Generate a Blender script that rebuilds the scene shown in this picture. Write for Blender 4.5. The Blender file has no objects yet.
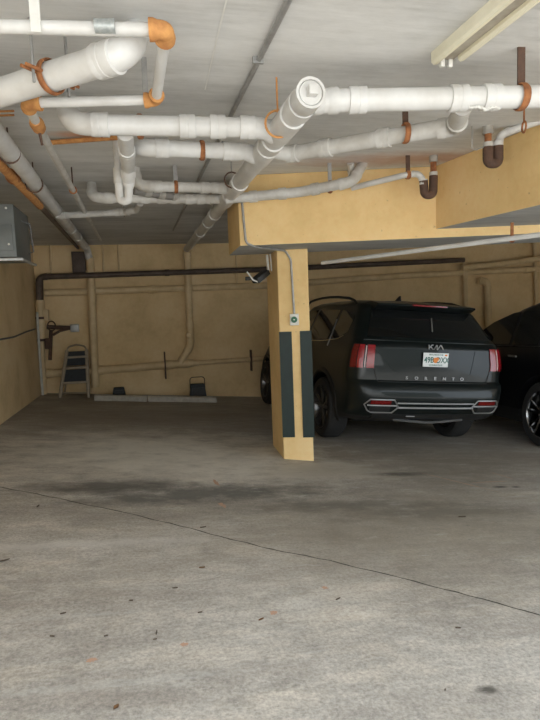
import bpy, bmesh, math, random
from mathutils import Vector as V, Matrix
random.seed(7)
PI = math.pi
S = bpy.context.scene
COL = S.collection

# ------------------------------------------------------------------ camera
CH = 1.32                                     # lens height above the floor below it
FPX = 560.0
WX = V((0.974195723585161, -0.057535252664698534, 0.2182484521117926))
WY = V((-0.2226898402765275, -0.08749472167266709, 0.9709551527836067))
WZ = V((-0.03676856246848408, -0.9945020705761409, -0.09804949991595756))
cam = bpy.data.cameras.new('camera')
cam.sensor_fit = 'VERTICAL'; cam.sensor_height = 36.0; cam.lens = 36.0 * FPX / 720.0
cam.clip_start = 0.05; cam.clip_end = 200
co = bpy.data.objects.new('camera', cam); COL.objects.link(co)
m = Matrix(((WX[0], -WX[1], -WX[2], 0), (WY[0], -WY[1], -WY[2], 0), (WZ[0], -WZ[1], -WZ[2], CH), (0, 0, 0, 1)))
co.matrix_world = m
S.camera = co
# ------------------------------------------------------------------ exposure and light
S.view_settings.view_transform = 'Standard'; S.view_settings.look = 'None'
S.view_settings.gamma = 1.0; S.view_settings.use_curve_mapping = False
S.view_settings.exposure = 0.08
w = bpy.data.worlds.new('sky'); S.world = w; w.use_nodes = True
wn = w.node_tree.nodes; bg = wn['Background']
bg.inputs[0].default_value = (0.80, 0.90, 1.0, 1); bg.inputs[1].default_value = 3.7
def area(name, loc, rot, sx, sy, power, colr):
    l = bpy.data.lights.new(name, 'AREA'); l.shape = 'RECTANGLE'; l.size = sx; l.size_y = sy
    l.energy = power; l.color = colr
    o = bpy.data.objects.new(name, l); COL.objects.link(o); o.location = loc; o.rotation_euler = rot
    return o
area('daylight_entrance', (1.0, -2.6, 1.2), (math.radians(94), 0, 0), 7.5, 2.0, 125, (0.97, 0.985, 1.0))
sl = bpy.data.lights.new('sun', 'SUN'); sl.energy = 9.5; sl.angle = math.radians(.6); sl.color = (1.0, .98, .96)
so = bpy.data.objects.new('sun', sl); COL.objects.link(so); so.rotation_euler = (math.radians(26), 0, math.radians(-12))

# ------------------------------------------------------------------ plumb-frame helpers
def ray(px, py):
    v = V(((px - 270) / FPX, (py - 360) / FPX, 1))
    return V((WX.dot(v), WY.dot(v), WZ.dot(v)))
FN = V((0.0888185, 0.01965374, 0.99585392)); FD = -1.3129787
def up(v): return V((v[0], v[1], v[2] + CH))
def PF(px, py): r = ray(px, py); return up(r * (FD / FN.dot(r)))
def PH(px, py, h): r = ray(px, py); return up(r * (h / r[2]))
def PY(px, py, Y): r = ray(px, py); return up(r * (Y / r[1]))
def PX(px, py, X): r = ray(px, py); return up(r * (X / r[0]))
_x = (V((1, 0, 0)) - FN * FN.x).normalized(); FR4 = Matrix((_x, FN.normalized().cross(_x), FN.normalized())).transposed().to_4x4()
def fz(x, y): return (FD - FN[0] * x - FN[1] * y) / FN[2] + CH
CEIL = CH + 1.13
WALL = 10.15
LW = -1.72

# ------------------------------------------------------------------ materials
def new_mat(name):
    mt = bpy.data.materials.new(name); mt.use_nodes = True
    nt = mt.node_tree; return mt, nt, nt.nodes['Principled BSDF']
def ramp(nt, fac, stops):
    r = nt.nodes.new('ShaderNodeValToRGB'); e = r.color_ramp.elements
    while len(e) < len(stops): e.new(0.5)
    for i, (p, c) in enumerate(stops): e[i].position = p; e[i].color = (*c, 1)
    nt.links.new(fac, r.inputs[0]); return r.outputs[0]
def noise(nt, scale, detail=6, rough=.6, stretch=(1, 1, 1), coord=None):
    tc = nt.nodes.new('ShaderNodeTexCoord'); mp = nt.nodes.new('ShaderNodeMapping')
    mp.inputs['Scale'].default_value = stretch
    nt.links.new(tc.outputs['Object'], mp.inputs[0])
    n = nt.nodes.new('ShaderNodeTexNoise'); n.inputs['Scale'].default_value = scale
    n.inputs['Detail'].default_value = detail; n.inputs['Roughness'].default_value = rough
    nt.links.new(mp.outputs[0], n.inputs['Vector']); return n.outputs['Fac']
def mix(nt, fac, a, b, mode='MIX'):
    x = nt.nodes.new('ShaderNodeMix'); x.data_type = 'RGBA'; x.blend_type = mode
    for i, v in ((0, fac), (6, a), (7, b)):
        if isinstance(v, (int, float)): x.inputs[i].default_value = v
        elif isinstance(v, tuple): x.inputs[i].default_value = (*v, 1)
        else: nt.links.new(v, x.inputs[i])
    return x.outputs[2]
def math_(nt, op, a, b=None):
    x = nt.nodes.new('ShaderNodeMath'); x.operation = op
    for i, v in enumerate((a, b)):
        if v is None: continue
        if isinstance(v, (int, float)): x.inputs[i].default_value = v
        else: nt.links.new(v, x.inputs[i])
    return x.outputs[0]
def bump(nt, b, h, strength, dist=.01):
    x = nt.nodes.new('ShaderNodeBump'); x.inputs['Strength'].default_value = strength
    x.inputs['Distance'].default_value = dist
    nt.links.new(h, x.inputs['Height']); nt.links.new(x.outputs[0], b.inputs['Normal'])
def simple(name, c1, c2=None, scale=8, rough=.6, metal=0, coat=0, bmp=0, stretch=(1, 1, 1), lo=.35, hi=.65):
    mt, nt, b = new_mat(name)
    if c2 is None: c2 = tuple(v * .82 for v in c1)
    n = noise(nt, scale, stretch=stretch)
    nt.links.new(ramp(nt, n, [(lo, c1), (hi, c2)]), b.inputs['Base Color'])
    b.inputs['Roughness'].default_value = rough; b.inputs['Metallic'].default_value = metal
    b.inputs['Coat Weight'].default_value = coat
    if bmp: bump(nt, b, n, bmp)
    return mt
M = {}
M['pvc'] = simple('white_pvc', (.70, .70, .685), (.58, .57, .545), 5, .42, bmp=.05)
M['pvc2'] = simple('off_white_pvc', (.64, .635, .61), (.48, .46, .42), 7, .45, bmp=.05)
M['pvc_old'] = simple('aged_grey_pvc', (.46, .44, .40), (.30, .28, .25), 9, .55, bmp=.1)
M['cream_paint_pipe'] = simple('yellow_painted_pipe', (.74, .57, .34), (.62, .46, .25), 6, .5, bmp=.05)
M['rust'] = simple('rusty_iron', (.42, .17, .06), (.20, .075, .03), 25, .85, bmp=.4)
M['rust_orange'] = simple('orange_rust', (.62, .31, .10), (.42, .18, .06), 22, .8, bmp=.3)
M['rust_dark'] = simple('dark_rusty_iron', (.12, .065, .04), (.07, .04, .03), 20, .8, bmp=.3)
M['galv'] = simple('galvanised_steel', (.42, .42, .41), (.30, .30, .29), 15, .45, .5)
M['iron_dark'] = simple('dark_steel_pipe', (.12, .085, .065), (.07, .05, .04), 8, .55, .2)
M['rubber_grey'] = simple('grey_rubber', (.25, .24, .22), (.2, .19, .18), 12, .6)
M['guard'] = simple('dark_green_rubber', (.007, .022, .019), (.005, .016, .014), 14, .55)
M['black'] = simple('black_plastic', (.012, .012, .012), (.02, .02, .02), 20, .5)
M['white_metal'] = simple('white_enamel', (.75, .75, .72), (.66, .65, .6), 10, .4)
M['cream_metal'] = simple('cream_enamel', (.80, .76, .60), (.70, .66, .50), 6, .45)
M['channel'] = simple('dusty_channel', (.50, .46, .38), (.33, .29, .23), 9, .7)
M['green'] = simple('green_plastic', (.01, .10, .045), (.012, .13, .06), 30, .4)
M['grey_metal'] = simple('grey_sheet_steel', (.15, .16, .155), (.11, .12, .115), 5, .5, .3)
M['leaf'] = simple('dry_leaf', (.20, .10, .04), (.11, .055, .025), 60, .8)
M['leaf2'] = simple('dark_dry_leaf', (.14, .10, .07), (.08, .06, .045), 60, .8)
M['orange_paint'] = simple('faded_orange_paint', (.52, .30, .19), (.42, .30, .23), 50, .85)
M['kerb'] = simple('parking_stop_concrete', (.50, .47, .41), (.36, .33, .28), 12, .85, bmp=.2)
M['grime'] = simple('joint_dirt', (.10, .09, .07), (.06, .055, .045), 12, .95)
M['tape'] = simple('aluminium_label', (.45, .47, .46), (.30, .33, .33), 60, .35, .3)
M['cable'] = simple('grey_cable', (.12, .12, .12), (.09, .09, .09), 20, .6)
M['ladder'] = simple('ladder_aluminium', (.34, .28, .20), (.26, .21, .15), 10, .5, .2)
M['mat_black'] = simple('ladder_tread_black', (.03, .035, .04), (.02, .022, .025), 20, .7)

# floor: worn concrete with streaks, tyre darkening and its own stains
mt, nt, b = new_mat('worn_concrete_floor'); M['floor'] = mt
big = noise(nt, .55, 8, .62, (.55, 1, 1)); streak = noise(nt, 2.6, 8, .72, (.45, 1.7, 1)); fine = noise(nt, 60, 4, .8); mid = noise(nt, 9, 8, .75, (.6, 1.5, 1))
base = ramp(nt, big, [(.32, (.25, .228, .20)), (.48, (.38, .352, .318)), (.66, (.56, .53, .49))])
st = ramp(nt, streak, [(.30, (.40, .38, .36)), (.50, (.5, .5, .49)), (.66, (.68, .66, .62))])
c = mix(nt, .85, base, st, 'OVERLAY')
c = mix(nt, .65, c, ramp(nt, mid, [(.28, (.36, .36, .36)), (.5, (.5, .5, .5)), (.70, (.64, .64, .64))]), 'OVERLAY')
c = mix(nt, .65, c, ramp(nt, fine, [(.30, (.22, .22, .22)), (.5, (.5, .5, .5)), (.68, (.74, .74, .74))]), 'OVERLAY')
def ell(cx, cy, rx, ry, ang=0, soft=.5, wob=.45, wscale=3.0):
    tc = nt.nodes.new('ShaderNodeTexCoord'); mp = nt.nodes.new('ShaderNodeMapping'); mp.vector_type = 'TEXTURE'
    mp.inputs['Location'].default_value = (cx, cy, 0); mp.inputs['Rotation'].default_value = (0, 0, ang)
    mp.inputs['Scale'].default_value = (rx, ry, 1000)
    nt.links.new(tc.outputs['Object'], mp.inputs[0])
    l = nt.nodes.new('ShaderNodeVectorMath'); l.operation = 'LENGTH'; nt.links.new(mp.outputs[0], l.inputs[0])
    n = noise(nt, wscale, 8, .7, (1, 1.6, 1))
    d = math_(nt, 'ADD', l.outputs['Value'], math_(nt, 'MULTIPLY', math_(nt, 'SUBTRACT', n, .5), wob * 4))
    mr = nt.nodes.new('ShaderNodeMapRange'); nt.links.new(d, mr.inputs[0])
    mr.inputs[1].default_value = 1 - soft; mr.inputs[2].default_value = 1 + soft; mr.inputs[3].default_value = 1; mr.inputs[4].default_value = 0
    return mr.outputs[0]
def stain(c, px, py, rx, ry, col, amt, ang=0, soft=.6, wob=.45, ws=3.0):
    p = PF(px, py); return mix(nt, math_(nt, 'MULTIPLY', ell(p.x, p.y, rx, ry, ang, soft, wob, ws), amt), c, col)
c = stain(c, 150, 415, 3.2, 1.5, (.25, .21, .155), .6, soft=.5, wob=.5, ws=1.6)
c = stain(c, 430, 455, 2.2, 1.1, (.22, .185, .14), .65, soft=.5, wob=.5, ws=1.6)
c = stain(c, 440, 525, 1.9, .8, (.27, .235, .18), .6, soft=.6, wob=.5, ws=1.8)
c = stain(c, 165, 452, 1.2, .75, (.68, .64, .55), .85, wob=.8, ws=2.4)
c = stain(c, 240, 470, 1.0, .35, (.68, .64, .56), .85, wob=.8, ws=2.8)
c = stain(c, 330, 470, .6, .25, (.36, .32, .25), .7, wob=.8, ws=2.8)
c = stain(c, 205, 494, .80, .20, (.10, .10, .092), .8, wob=.95, ws=3.6)
c = stain(c, 110, 486, .55, .14, (.09, .085, .075), .8, wob=.7, ws=4)
c = stain(c, 350, 506, .7, .10, (.12, .11, .09), .7, wob=.7, ws=4)
c = stain(c, 455, 512, .8, .13, (.14, .125, .10), .65, wob=.7, ws=4)
c = stain(c, 400, 474, .24, .06, (.07, .06, .05), .8, ws=6)
c = stain(c, 500, 487, .055, .022, (.012, .011, .01), .95, wob=.3, ws=9)
c = stain(c, 516, 487, .035, .016, (.012, .011, .01), .95, wob=.3, ws=9)
c = stain(c, 487, 690, .035, .02, (.05, .045, .035), .85, ws=14)
c = stain(c, 60, 545, .8, .05, (.60, .58, .54), .5, wob=.9, ws=6)
c = stain(c, 110, 684, .5, .018, (.62, .61, .58), .25, wob=1.1, ws=18)
c = stain(c, 60, 617, .4, .016, (.60, .59, .56), .2, wob=1.1, ws=18)
sp = noise(nt, 22, 6, .75, (.7, 1.3, 1)); sc = noise(nt, 7, 10, .8, (.45, 1.8, 1)); blot = noise(nt, 3.4, 10, .75, (.6, 1.3, 1))
c = mix(nt, ramp(nt, sp, [(.60, (0, 0, 0)), (.72, (.55, .55, .55))]), c, (.11, .10, .085))
c = mix(nt, ramp(nt, sc, [(.57, (0, 0, 0)), (.70, (.55, .55, .55))]), c, (.60, .58, .54))
c = mix(nt, ramp(nt, blot, [(.54, (0, 0, 0)), (.70, (.50, .50, .50))]), c, (.16, .14, .115))
nt.links.new(c, b.inputs['Base Color']); b.inputs['Roughness'].default_value = .78
bump(nt, b, fine, .25, .004)

# ceiling: painted off-white board-formed concrete
mt, nt, b = new_mat('painted_concrete_ceiling'); M['ceiling'] = mt
n1 = noise(nt, 1.1, 8, .65, (.5, 1.6, 1)); n2 = noise(nt, 3.2, 8, .7, (.35, 5, 1)); n3 = noise(nt, 14, 4, .7)
c = ramp(nt, n1, [(.32, (.47, .47, .455)), (.52, (.62, .62, .605)), (.70, (.74, .74, .725))])
c = mix(nt, .6, c, ramp(nt, noise(nt, 4.5, 10, .78, (.7, 1.5, 1)), [(.30, (.36, .36, .36)), (.5, (.5, .5, .5)), (.68, (.62, .62, .62))]), 'OVERLAY')
c = mix(nt, .4, c, ramp(nt, n2, [(.34, (.33, .33, .33)), (.5, (.5, .5, .5)), (.64, (.60, .60, .60))]), 'OVERLAY')
p = PH(415, 160, 1.12)
c = mix(nt, math_(nt, 'MULTIPLY', ell(p.x, p.y, .75, .16, -.2, .6, .5, 5), .7), c, (.42, .21, .12))
p = PH(95, 137, 1.12)
c = mix(nt, math_(nt, 'MULTIPLY', ell(p.x, p.y, .22, .06, 0, .6, .4, 6), .8), c, (.66, .27, .09))
nt.links.new(c, b.inputs['Base Color']); b.inputs['Roughness'].default_value = .8; bump(nt, b, n2, .15, .006)

def plaster(name, c1, c2, c3, dirt=None):
    mt, nt, b = new_mat(name)
    n1 = noise(nt, 1.6, 8, .62); n2 = noise(nt, 18, 6, .7)
    c = ramp(nt, n1, [(.32, c1), (.5, c2), (.70, c3)])
    c = mix(nt, .3, c, ramp(nt, n2, [(.35, (.40, .40, .40)), (.5, (.5, .5, .5)), (.66, (.58, .58, .58))]), 'OVERLAY')
    if dirt:
        n4 = noise(nt, 26, 3, .6)
        c = mix(nt, ramp(nt, n4, [(.69, (0, 0, 0)), (.74, (.7, .7, .7))]), c, dirt)
    nt.links.new(c, b.inputs['Base Color']); b.inputs['Roughness'].default_value = .75; bump(nt, b, n2, .15, .006)
    return mt
M['yellow'] = plaster('yellow_painted_concrete', (.72, .50, .22), (.82, .58, .27), (.88, .65, .34), (.45, .30, .15))
M['bare'] = simple('bare_grey_concrete', (.42, .42, .40), (.33, .33, .32), 5, .85, bmp=.1, stretch=(.4, 2, 1))
M['unseen_wall'] = simple('unseen_dark_wall', (.16, .17, .14), (.10, .12, .08), 1.5, .9)  # dark grey-green for the added wall behind the camera
M['wall'] = plaster('yellow_painted_wall', (.62, .45, .23), (.74, .55, .30), (.80, .62, .37))

# car
def paint(name, col, rough=.25):
    mt, nt, b = new_mat(name)
    n = noise(nt, 900, 2)
    nt.links.new(ramp(nt, n, [(.4, col), (.6, tuple(v * 1.25 for v in col))]), b.inputs['Base Color'])
    b.inputs['Metallic'].default_value = .1; b.inputs['Roughness'].default_value = rough; b.inputs['Specular IOR Level'].default_value = .2
    b.inputs['Coat Weight'].default_value = .3; b.inputs['Coat Roughness'].default_value = .04
    return mt
M['paint'] = paint('dark_green_black_car_paint', (.006, .009, .009), .34)
M['paint2'] = paint('black_car_paint', (.007, .007, .008), .3)
M['clad'] = simple('black_cladding', (.010, .010, .010), (.014, .014, .014), 30, .55)
M['tyre'] = simple('tyre_rubber', (.016, .016, .016), (.022, .021, .02), 30, .8)
M['rim'] = simple('dark_alloy', (.16, .16, .16), (.12, .12, .12), 10, .3, .9)
M['rim2'] = simple('chrome_alloy', (.25, .25, .25), (.2, .2, .2), 10, .18, 1)
M['chrome'] = simple('chrome', (.62, .62, .62), (.55, .55, .55), 10, .16, 1)
M['satin'] = simple('satin_silver', (.34, .34, .34), (.28, .28, .28), 10, .35, .7)
mt, nt, b = new_mat('tinted_glass'); M['glass'] = mt
nt.links.new(ramp(nt, noise(nt, 3), [(.3, (.008, .009, .009)), (.7, (.011, .012, .012))]), b.inputs['Base Color'])
b.inputs['Roughness'].default_value = .03; b.inputs['IOR'].default_value = 1.5
mt, nt, b = new_mat('red_lens'); M['red'] = mt
wv = nt.nodes.new('ShaderNodeTexWave'); wv.inputs['Scale'].default_value = 30
nt.links.new(ramp(nt, wv.outputs['Fac'], [(0, (.20, .004, .008)), (1, (.30, .010, .016))]), b.inputs['Base Color'])
b.inputs['Roughness'].default_value = .15; b.inputs['Coat Weight'].default_value = .4
M['clear_lens'] = simple('pale_lens', (.65, .45, .45), (.7, .5, .5), 30, .08)
M['red_dark'] = simple('dark_red_reflector', (.16, .008, .008), (.11, .006, .006), 40, .25)
M['plate'] = simple('licence_plate_white', (.78, .80, .80), (.70, .73, .73), 30, .4)
M['plate_text'] = simple('licence_plate_green', (.02, .13, .10), (.02, .11, .09), 30, .5)
M['plate_orange'] = simple('licence_plate_orange', (.80, .26, .04), (.70, .22, .05), 30, .5)

# ------------------------------------------------------------------ mesh builder
class MB:
    def __init__(s): s.v = []; s.f = []
    def add(s, vs, fs):
        o = len(s.v); s.v += [V(q) for q in vs]; s.f += [tuple(i + o for i in f) for f in fs]; return s
    def box(s, a, b, mtx=None):
        x0, y0, z0 = a; x1, y1, z1 = b
        vs = [V(q) for q in ((x0, y0, z0), (x1, y0, z0), (x1, y1, z0), (x0, y1, z0), (x0, y0, z1), (x1, y0, z1), (x1, y1, z1), (x0, y1, z1))]
        if mtx: vs = [mtx @ q for q in vs]
        return s.add(vs, [(0, 3, 2, 1), (4, 5, 6, 7), (0, 1, 5, 4), (1, 2, 6, 5), (2, 3, 7, 6), (3, 0, 4, 7)])
    def prism(s, bottom, top):
        n = len(bottom)
        return s.add(list(bottom) + list(top), [tuple(range(n))[::-1], tuple(range(n, 2 * n))] + [(i, (i + 1) % n, n + (i + 1) % n, n + i) for i in range(n)])
    def sweep(s, path, r, n=16, cap=True, closed=False, sx=1, sy=1, up0=None):
        path = [V(p) for p in path]; N = len(path)
        rs = r if isinstance(r, (list, tuple)) else [r] * N
        t = []
        for i in range(N):
            a = path[i - 1] if (i or closed) else path[i]; b = path[(i + 1) % N] if (i < N - 1 or closed) else path[i]
            t.append((b - a).normalized())
        nrm = up0 or (V((0, 0, 1)) if abs(t[0].z) < .9 else V((1, 0, 0)))
        vs = []; fs = []
        for i in range(N):
            nrm = (nrm - t[i] * nrm.dot(t[i])); nrm.normalize(); bi = t[i].cross(nrm)
            for k in range(n):
                a = 2 * PI * k / n
                vs.append(path[i] + (nrm * math.cos(a) * sx + bi * math.sin(a) * sy) * rs[i])
        for i in range(N if closed else N - 1):
            for k in range(n):
                a = i * n + k; b = i * n + (k + 1) % n; j = ((i + 1) % N) * n
                fs.append((a, b, j + (k + 1) % n, j + k))
        if cap and not closed:
            fs.append(tuple(range(n))[::-1]); fs.append(tuple((N - 1) * n + k for k in range(n)))
        return s.add(vs, fs)
    def cyl(s, a, b, r, r2=None, n=20):
        return s.sweep([a, b], [r, r if r2 is None else r2], n)
    def ring(s, c, axis, R, r, n=24, m=6, wid=1):
        axis = V(axis).normalized(); a = axis.orthogonal().normalized(); b = axis.cross(a); c = V(c)
        return s.sweep([c + (a * math.cos(2 * PI * k / n) + b * math.sin(2 * PI * k / n)) * R for k in range(n)], r, m, closed=True, sx=wid, sy=1, up0=axis)
    def lathe(s, prof, c, axis, n=32):
        axis = V(axis).normalized(); a = axis.orthogonal().normalized(); b = axis.cross(a); c = V(c)
        vs = []; P = len(prof)
        for k in range(n):
            d = a * math.cos(2 * PI * k / n) + b * math.sin(2 * PI * k / n)
            for (r, h) in prof: vs.append(c + d * r + axis * h)
        fs = [(k * P + i, ((k + 1) % n) * P + i, ((k + 1) % n) * P + i + 1, k * P + i + 1) for k in range(n) for i in range(P - 1)]
        return s.add(vs, fs)
    def build(s, name, mat, parent=None, smooth=True, bevel=0, local=False):
        vs = s.v
        if parent is None:
            lo = V([min(q[i] for q in vs) for i in range(3)]); hi = V([max(q[i] for q in vs) for i in range(3)])
            org = V(((lo.x + hi.x) / 2, (lo.y + hi.y) / 2, lo.z))
        else: org = V((0, 0, 0)) if local else V(parent['_o'])
        me = bpy.data.meshes.new(name); me.from_pydata([q - org for q in vs], [], s.f)
        bm = bmesh.new(); bm.from_mesh(me)
        bmesh.ops.recalc_face_normals(bm, faces=bm.faces)
        if bevel:
            bmesh.ops.bevel(bm, geom=[e for e in bm.edges if len(e.link_faces) == 2 and e.calc_face_angle(0) > .5], offset=bevel, segments=2, affect='EDGES', profile=.6)
        bm.to_mesh(me); bm.free()
        me.materials.append(M[mat] if isinstance(mat, str) else mat)
        if smooth:
            me.shade_smooth(); me.set_sharp_from_angle(angle=math.radians(38))
        o = bpy.data.objects.new(name, me); COL.objects.link(o)
        if parent is None: o.location = org; o['_o'] = tuple(org)
        else: o.parent = parent; o['_o'] = (0, 0, 0) if local else parent['_o']
        return o
def tag(o, label, cat, group=None):
    o['label'] = label; o['category'] = cat
    if group: o['group'] = group
    return o
def struct(o): o['kind'] = 'structure'; return o
def empty(name, loc, label, cat, group=None):
    o = bpy.data.objects.new(name, None); COL.objects.link(o); o.location = loc; o['_o'] = tuple(loc)
    return tag(o, label, cat, group)
def fillet(pts, rad, n=7):
    pts = [V(p) for p in pts]; out = [pts[0]]; arcs = []
    for i in range(1, len(pts) - 1):
        a = (pts[i - 1] - pts[i]); b = (pts[i + 1] - pts[i])
        ang = a.angle(b); d = min(rad / math.tan(ang / 2) if ang > .01 else rad, a.length * .48, b.length * .48)
        p0 = pts[i] + a.normalized() * d; p1 = pts[i] + b.normalized() * d
        arc = []
        for k in range(n + 1):
            t = k / n; arc.append(p0 * (1 - t) ** 2 + pts[i] * 2 * t * (1 - t) + p1 * t * t)
        out += arc; arcs.append(arc)
    out.append(pts[-1]); return out, arcs
def pipe(name, pts, r, mat, label, cat='pipe', bend=1.6, hubs=True, coup=(), cmat=None, hubk=1.16, group=None, elbow_name='elbow', emat=None, skip=()):
    """run of pipe; coup = list of (segment, fraction) for couplings; one elbow part at each bend"""
    path, arcs = fillet(pts, r * bend * 1.4)
    root = MB().sweep(path, r, 20).build(name, mat); tag(root, label, cat, group)
    cm = cmat or mat
    if hubs:
        for i, arc in enumerate(arcs):
            if i in skip: continue
            d0 = (arc[1] - arc[0]).normalized(); d1 = (arc[-1] - arc[-2]).normalized()
            e = [arc[0] - d0 * r * .9, arc[0] - d0 * r * .1] + arc + [arc[-1] + d1 * r * .1, arc[-1] + d1 * r * .9]
            rs = [r * hubk, r * hubk] + [r * (hubk - .07)] * len(arc) + [r * hubk, r * hubk]
            MB().sweep(e, rs, 20).build(elbow_name, emat or cm, root)
    P = [V(p) for p in pts]
    for (s, t) in coup:
        c = P[s].lerp(P[s + 1], t); d = (P[s + 1] - P[s]).normalized(); L = r * .8
        MB().sweep([c - d * L, c - d * L * .97, c - d * L * .12, c - d * L * .10, c + d * L * .10, c + d * L * .12, c + d * L * .97, c + d * L],
                   [r * (hubk - .01), r * (hubk + .03), r * (hubk + .03), r * hubk, r * hubk, r * (hubk + .03), r * (hubk + .03), r * (hubk - .01)], 20).build('coupling', cm, root)
    return root
def hanger(px, py, h, r, axis, mat, label, wid=.03, rod=True, thin=False, name='pipe_hanger', rodmat='galv'):
    c = PH(px, py, h); a = V(axis).normalized()
    if thin: root = MB().ring(c, a, r * 1.05, .006, 24, 6).build(name, mat)
    else: root = MB().ring(c, a, r * 1.08, .006, 24, 6, wid / .012).build(name, mat)
    tag(root, label, 'pipe hanger')
    if rod:
        if thin: MB().cyl(c + V((0, 0, r * .9)), V((c.x, c.y, CEIL)), .005, n=8).build('rod', rodmat, root)
        else:
            MB().box((-wid / 2, -.004, 0), (wid / 2, .004, CEIL - c.z - r), Matrix.Translation(c + V((0, 0, r))) @ Matrix.Rotation(math.atan2(a.y, a.x), 4, 'Z')).build('strap', rodmat, root, smooth=False)
    return root

# ================================================================== SETTING
FX0, FX1, FY0 = LW - .25, 9.2, -.3
def fbox(x0, y0, x1, y1, t=.2):
    q = [(x0, y0), (x1, y0), (x1, y1), (x0, y1)]
    return MB().prism([V((x, y, fz(x, y) - t)) for x, y in q], [V((x, y, fz(x, y))) for x, y in q])
o = fbox(-9, -12, FX1 + 4, WALL + .25).build('floor', 'floor', smooth=False); struct(o)
o.data.transform(Matrix.Translation(o.location)); o.location = (0, 0, 0)
o = MB().box((FX0, FY0, CEIL), (FX1, WALL + .25, CEIL + .2)).build('ceiling', 'ceiling', smooth=False); struct(o)
o.data.transform(Matrix.Translation(o.location)); o.location = (0, 0, 0)
def wbox(name, x0, y0, x1, y1, mat='wall'):
    q = [(x0, y0), (x1, y0), (x1, y1), (x0, y1)]
    o = MB().prism([V((x, y, fz(x, y) - .05)) for x, y in q], [V((x, y, CEIL)) for x, y in q]).build(name, mat, smooth=False)
    return struct(o)
wbox('wall_back', FX0, WALL, FX1, WALL + .2)
wbox('wall_left', LW - .2, 1.2, LW, WALL)
wbox('wall_right', 8.9, 2.0, 9.1, WALL)
o = MB().box((-9, -9.3, -.6), (13, -9, 4.0)).build('wall_unseen', 'unseen_wall', smooth=False); struct(o)  # unseen wall added behind the camera, gives the cars a darker reflection
# joint line in the slab
def strip(pts, wd, h=.0015):
    mb = MB(); lo = []; hi = []
    for i, p in enumerate(pts):
        a = pts[max(i - 1, 0)]; b = pts[min(i + 1, len(pts) - 1)]; d = (b - a).normalized(); nn = V((-d.y, d.x, 0)) * wd * .5 * (1 + .35 * math.sin(i * 2.3))
        lo.append(p - nn + V((0, 0, h))); hi.append(p + nn + V((0, 0, h)))
    n = len(pts); return mb.add(lo + hi, [(i, i + 1, n + i + 1, n + i) for i in range(n - 1)])
cr = [(0, 487), (60, 499), (130, 514), (180, 526), (230, 539), (270, 549), (330, 561), (400, 578), (470, 596), (540, 615), (620, 637)]
cp = []
for i in range(len(cr) - 1):
    for k in range(5):
        t = k / 5; cp.append(PF(cr[i][0] * (1 - t) + cr[i + 1][0] * t, cr[i][1] * (1 - t) + cr[i + 1][1] * t + .4 * math.sin(i * 5 + k * 1.7)))
struct(strip(cp, .009).build('trim_1', 'grime', smooth=False))
# dark grimy joint at the foot of the left wall
# beams and column
a0 = PH(240, 246, .525); a1 = PH(432, 238, .525); d = (a1 - a0); d.z = 0; d.normalize(); nb = V((-d.y, d.x, 0))
AL = a0; AR = a0 + d * 8.2; TH = .78
ABk = PH(229, 255.5, .525); bot = [AL, AR, AR + nb * TH, ABk + d * .0]
def grey_under(o):
    o.data.materials.append(M['bare'])
    for p in o.data.polygons:
        if p.normal.z < -.7: p.material_index = 1
    return o
struct(grey_under(MB().prism(bot, [V((q.x, q.y, CEIL)) for q in bot]).build('trim_2', 'yellow', smooth=False, bevel=.008)))
bz = CH + .60
b0 = PH(432, 230, .60); b1 = PH(540, 205, .60)
db = (b1 - b0); db.z = 0; db.normalize()
bb = [V((b0.x, b0.y, 0)) - db * .35, V((b1.x, b1.y, 0)) + db * 3.2, V((b1.x, b1.y, 0)) + db * 3.2 + V((.9, 0, 0)), V((b0.x, b0.y, 0)) - db * .35 + V((.9, 0, 0))]
struct(grey_under(MB().prism([V((q.x, q.y, bz)) for q in bb], [V((q.x, q.y, CEIL)) for q in bb]).build('trim_3', 'yellow', smooth=False, bevel=.006)))
c0 = PF(284, 459); c1 = PF(314, 461); cb = PF(273, 445); dc = (c1 - c0); dc.z = 0; cw = dc.length; dc.normalize(); nc = V((-dc.y, dc.x, 0))
CD = .62
cq = [c0, c1, c1 + (cb - c0), cb]
cq = [V((q.x, q.y, 0)) for q in cq]
zt = AL.z
colm = MB().prism([V((q.x, q.y, fz(q.x, q.y) - .02)) for q in cq], [V((q.x, q.y, zt)) for q in cq]).build('trim_4', 'yellow', smooth=False, bevel=.01); struct(colm)
def colpt(u, z, off=0, side=0):
    """point on the column: side 0 = front face (u from left corner), side 1 = right face, side -1 = left face"""
    if side == 0: q = cq[0] + dc * u - nc * off
    elif side == 1: q = cq[1] + nc * u + dc * off
    else: q = cq[0] + nc * u - dc * off
    return V((q.x, q.y, z))

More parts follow.
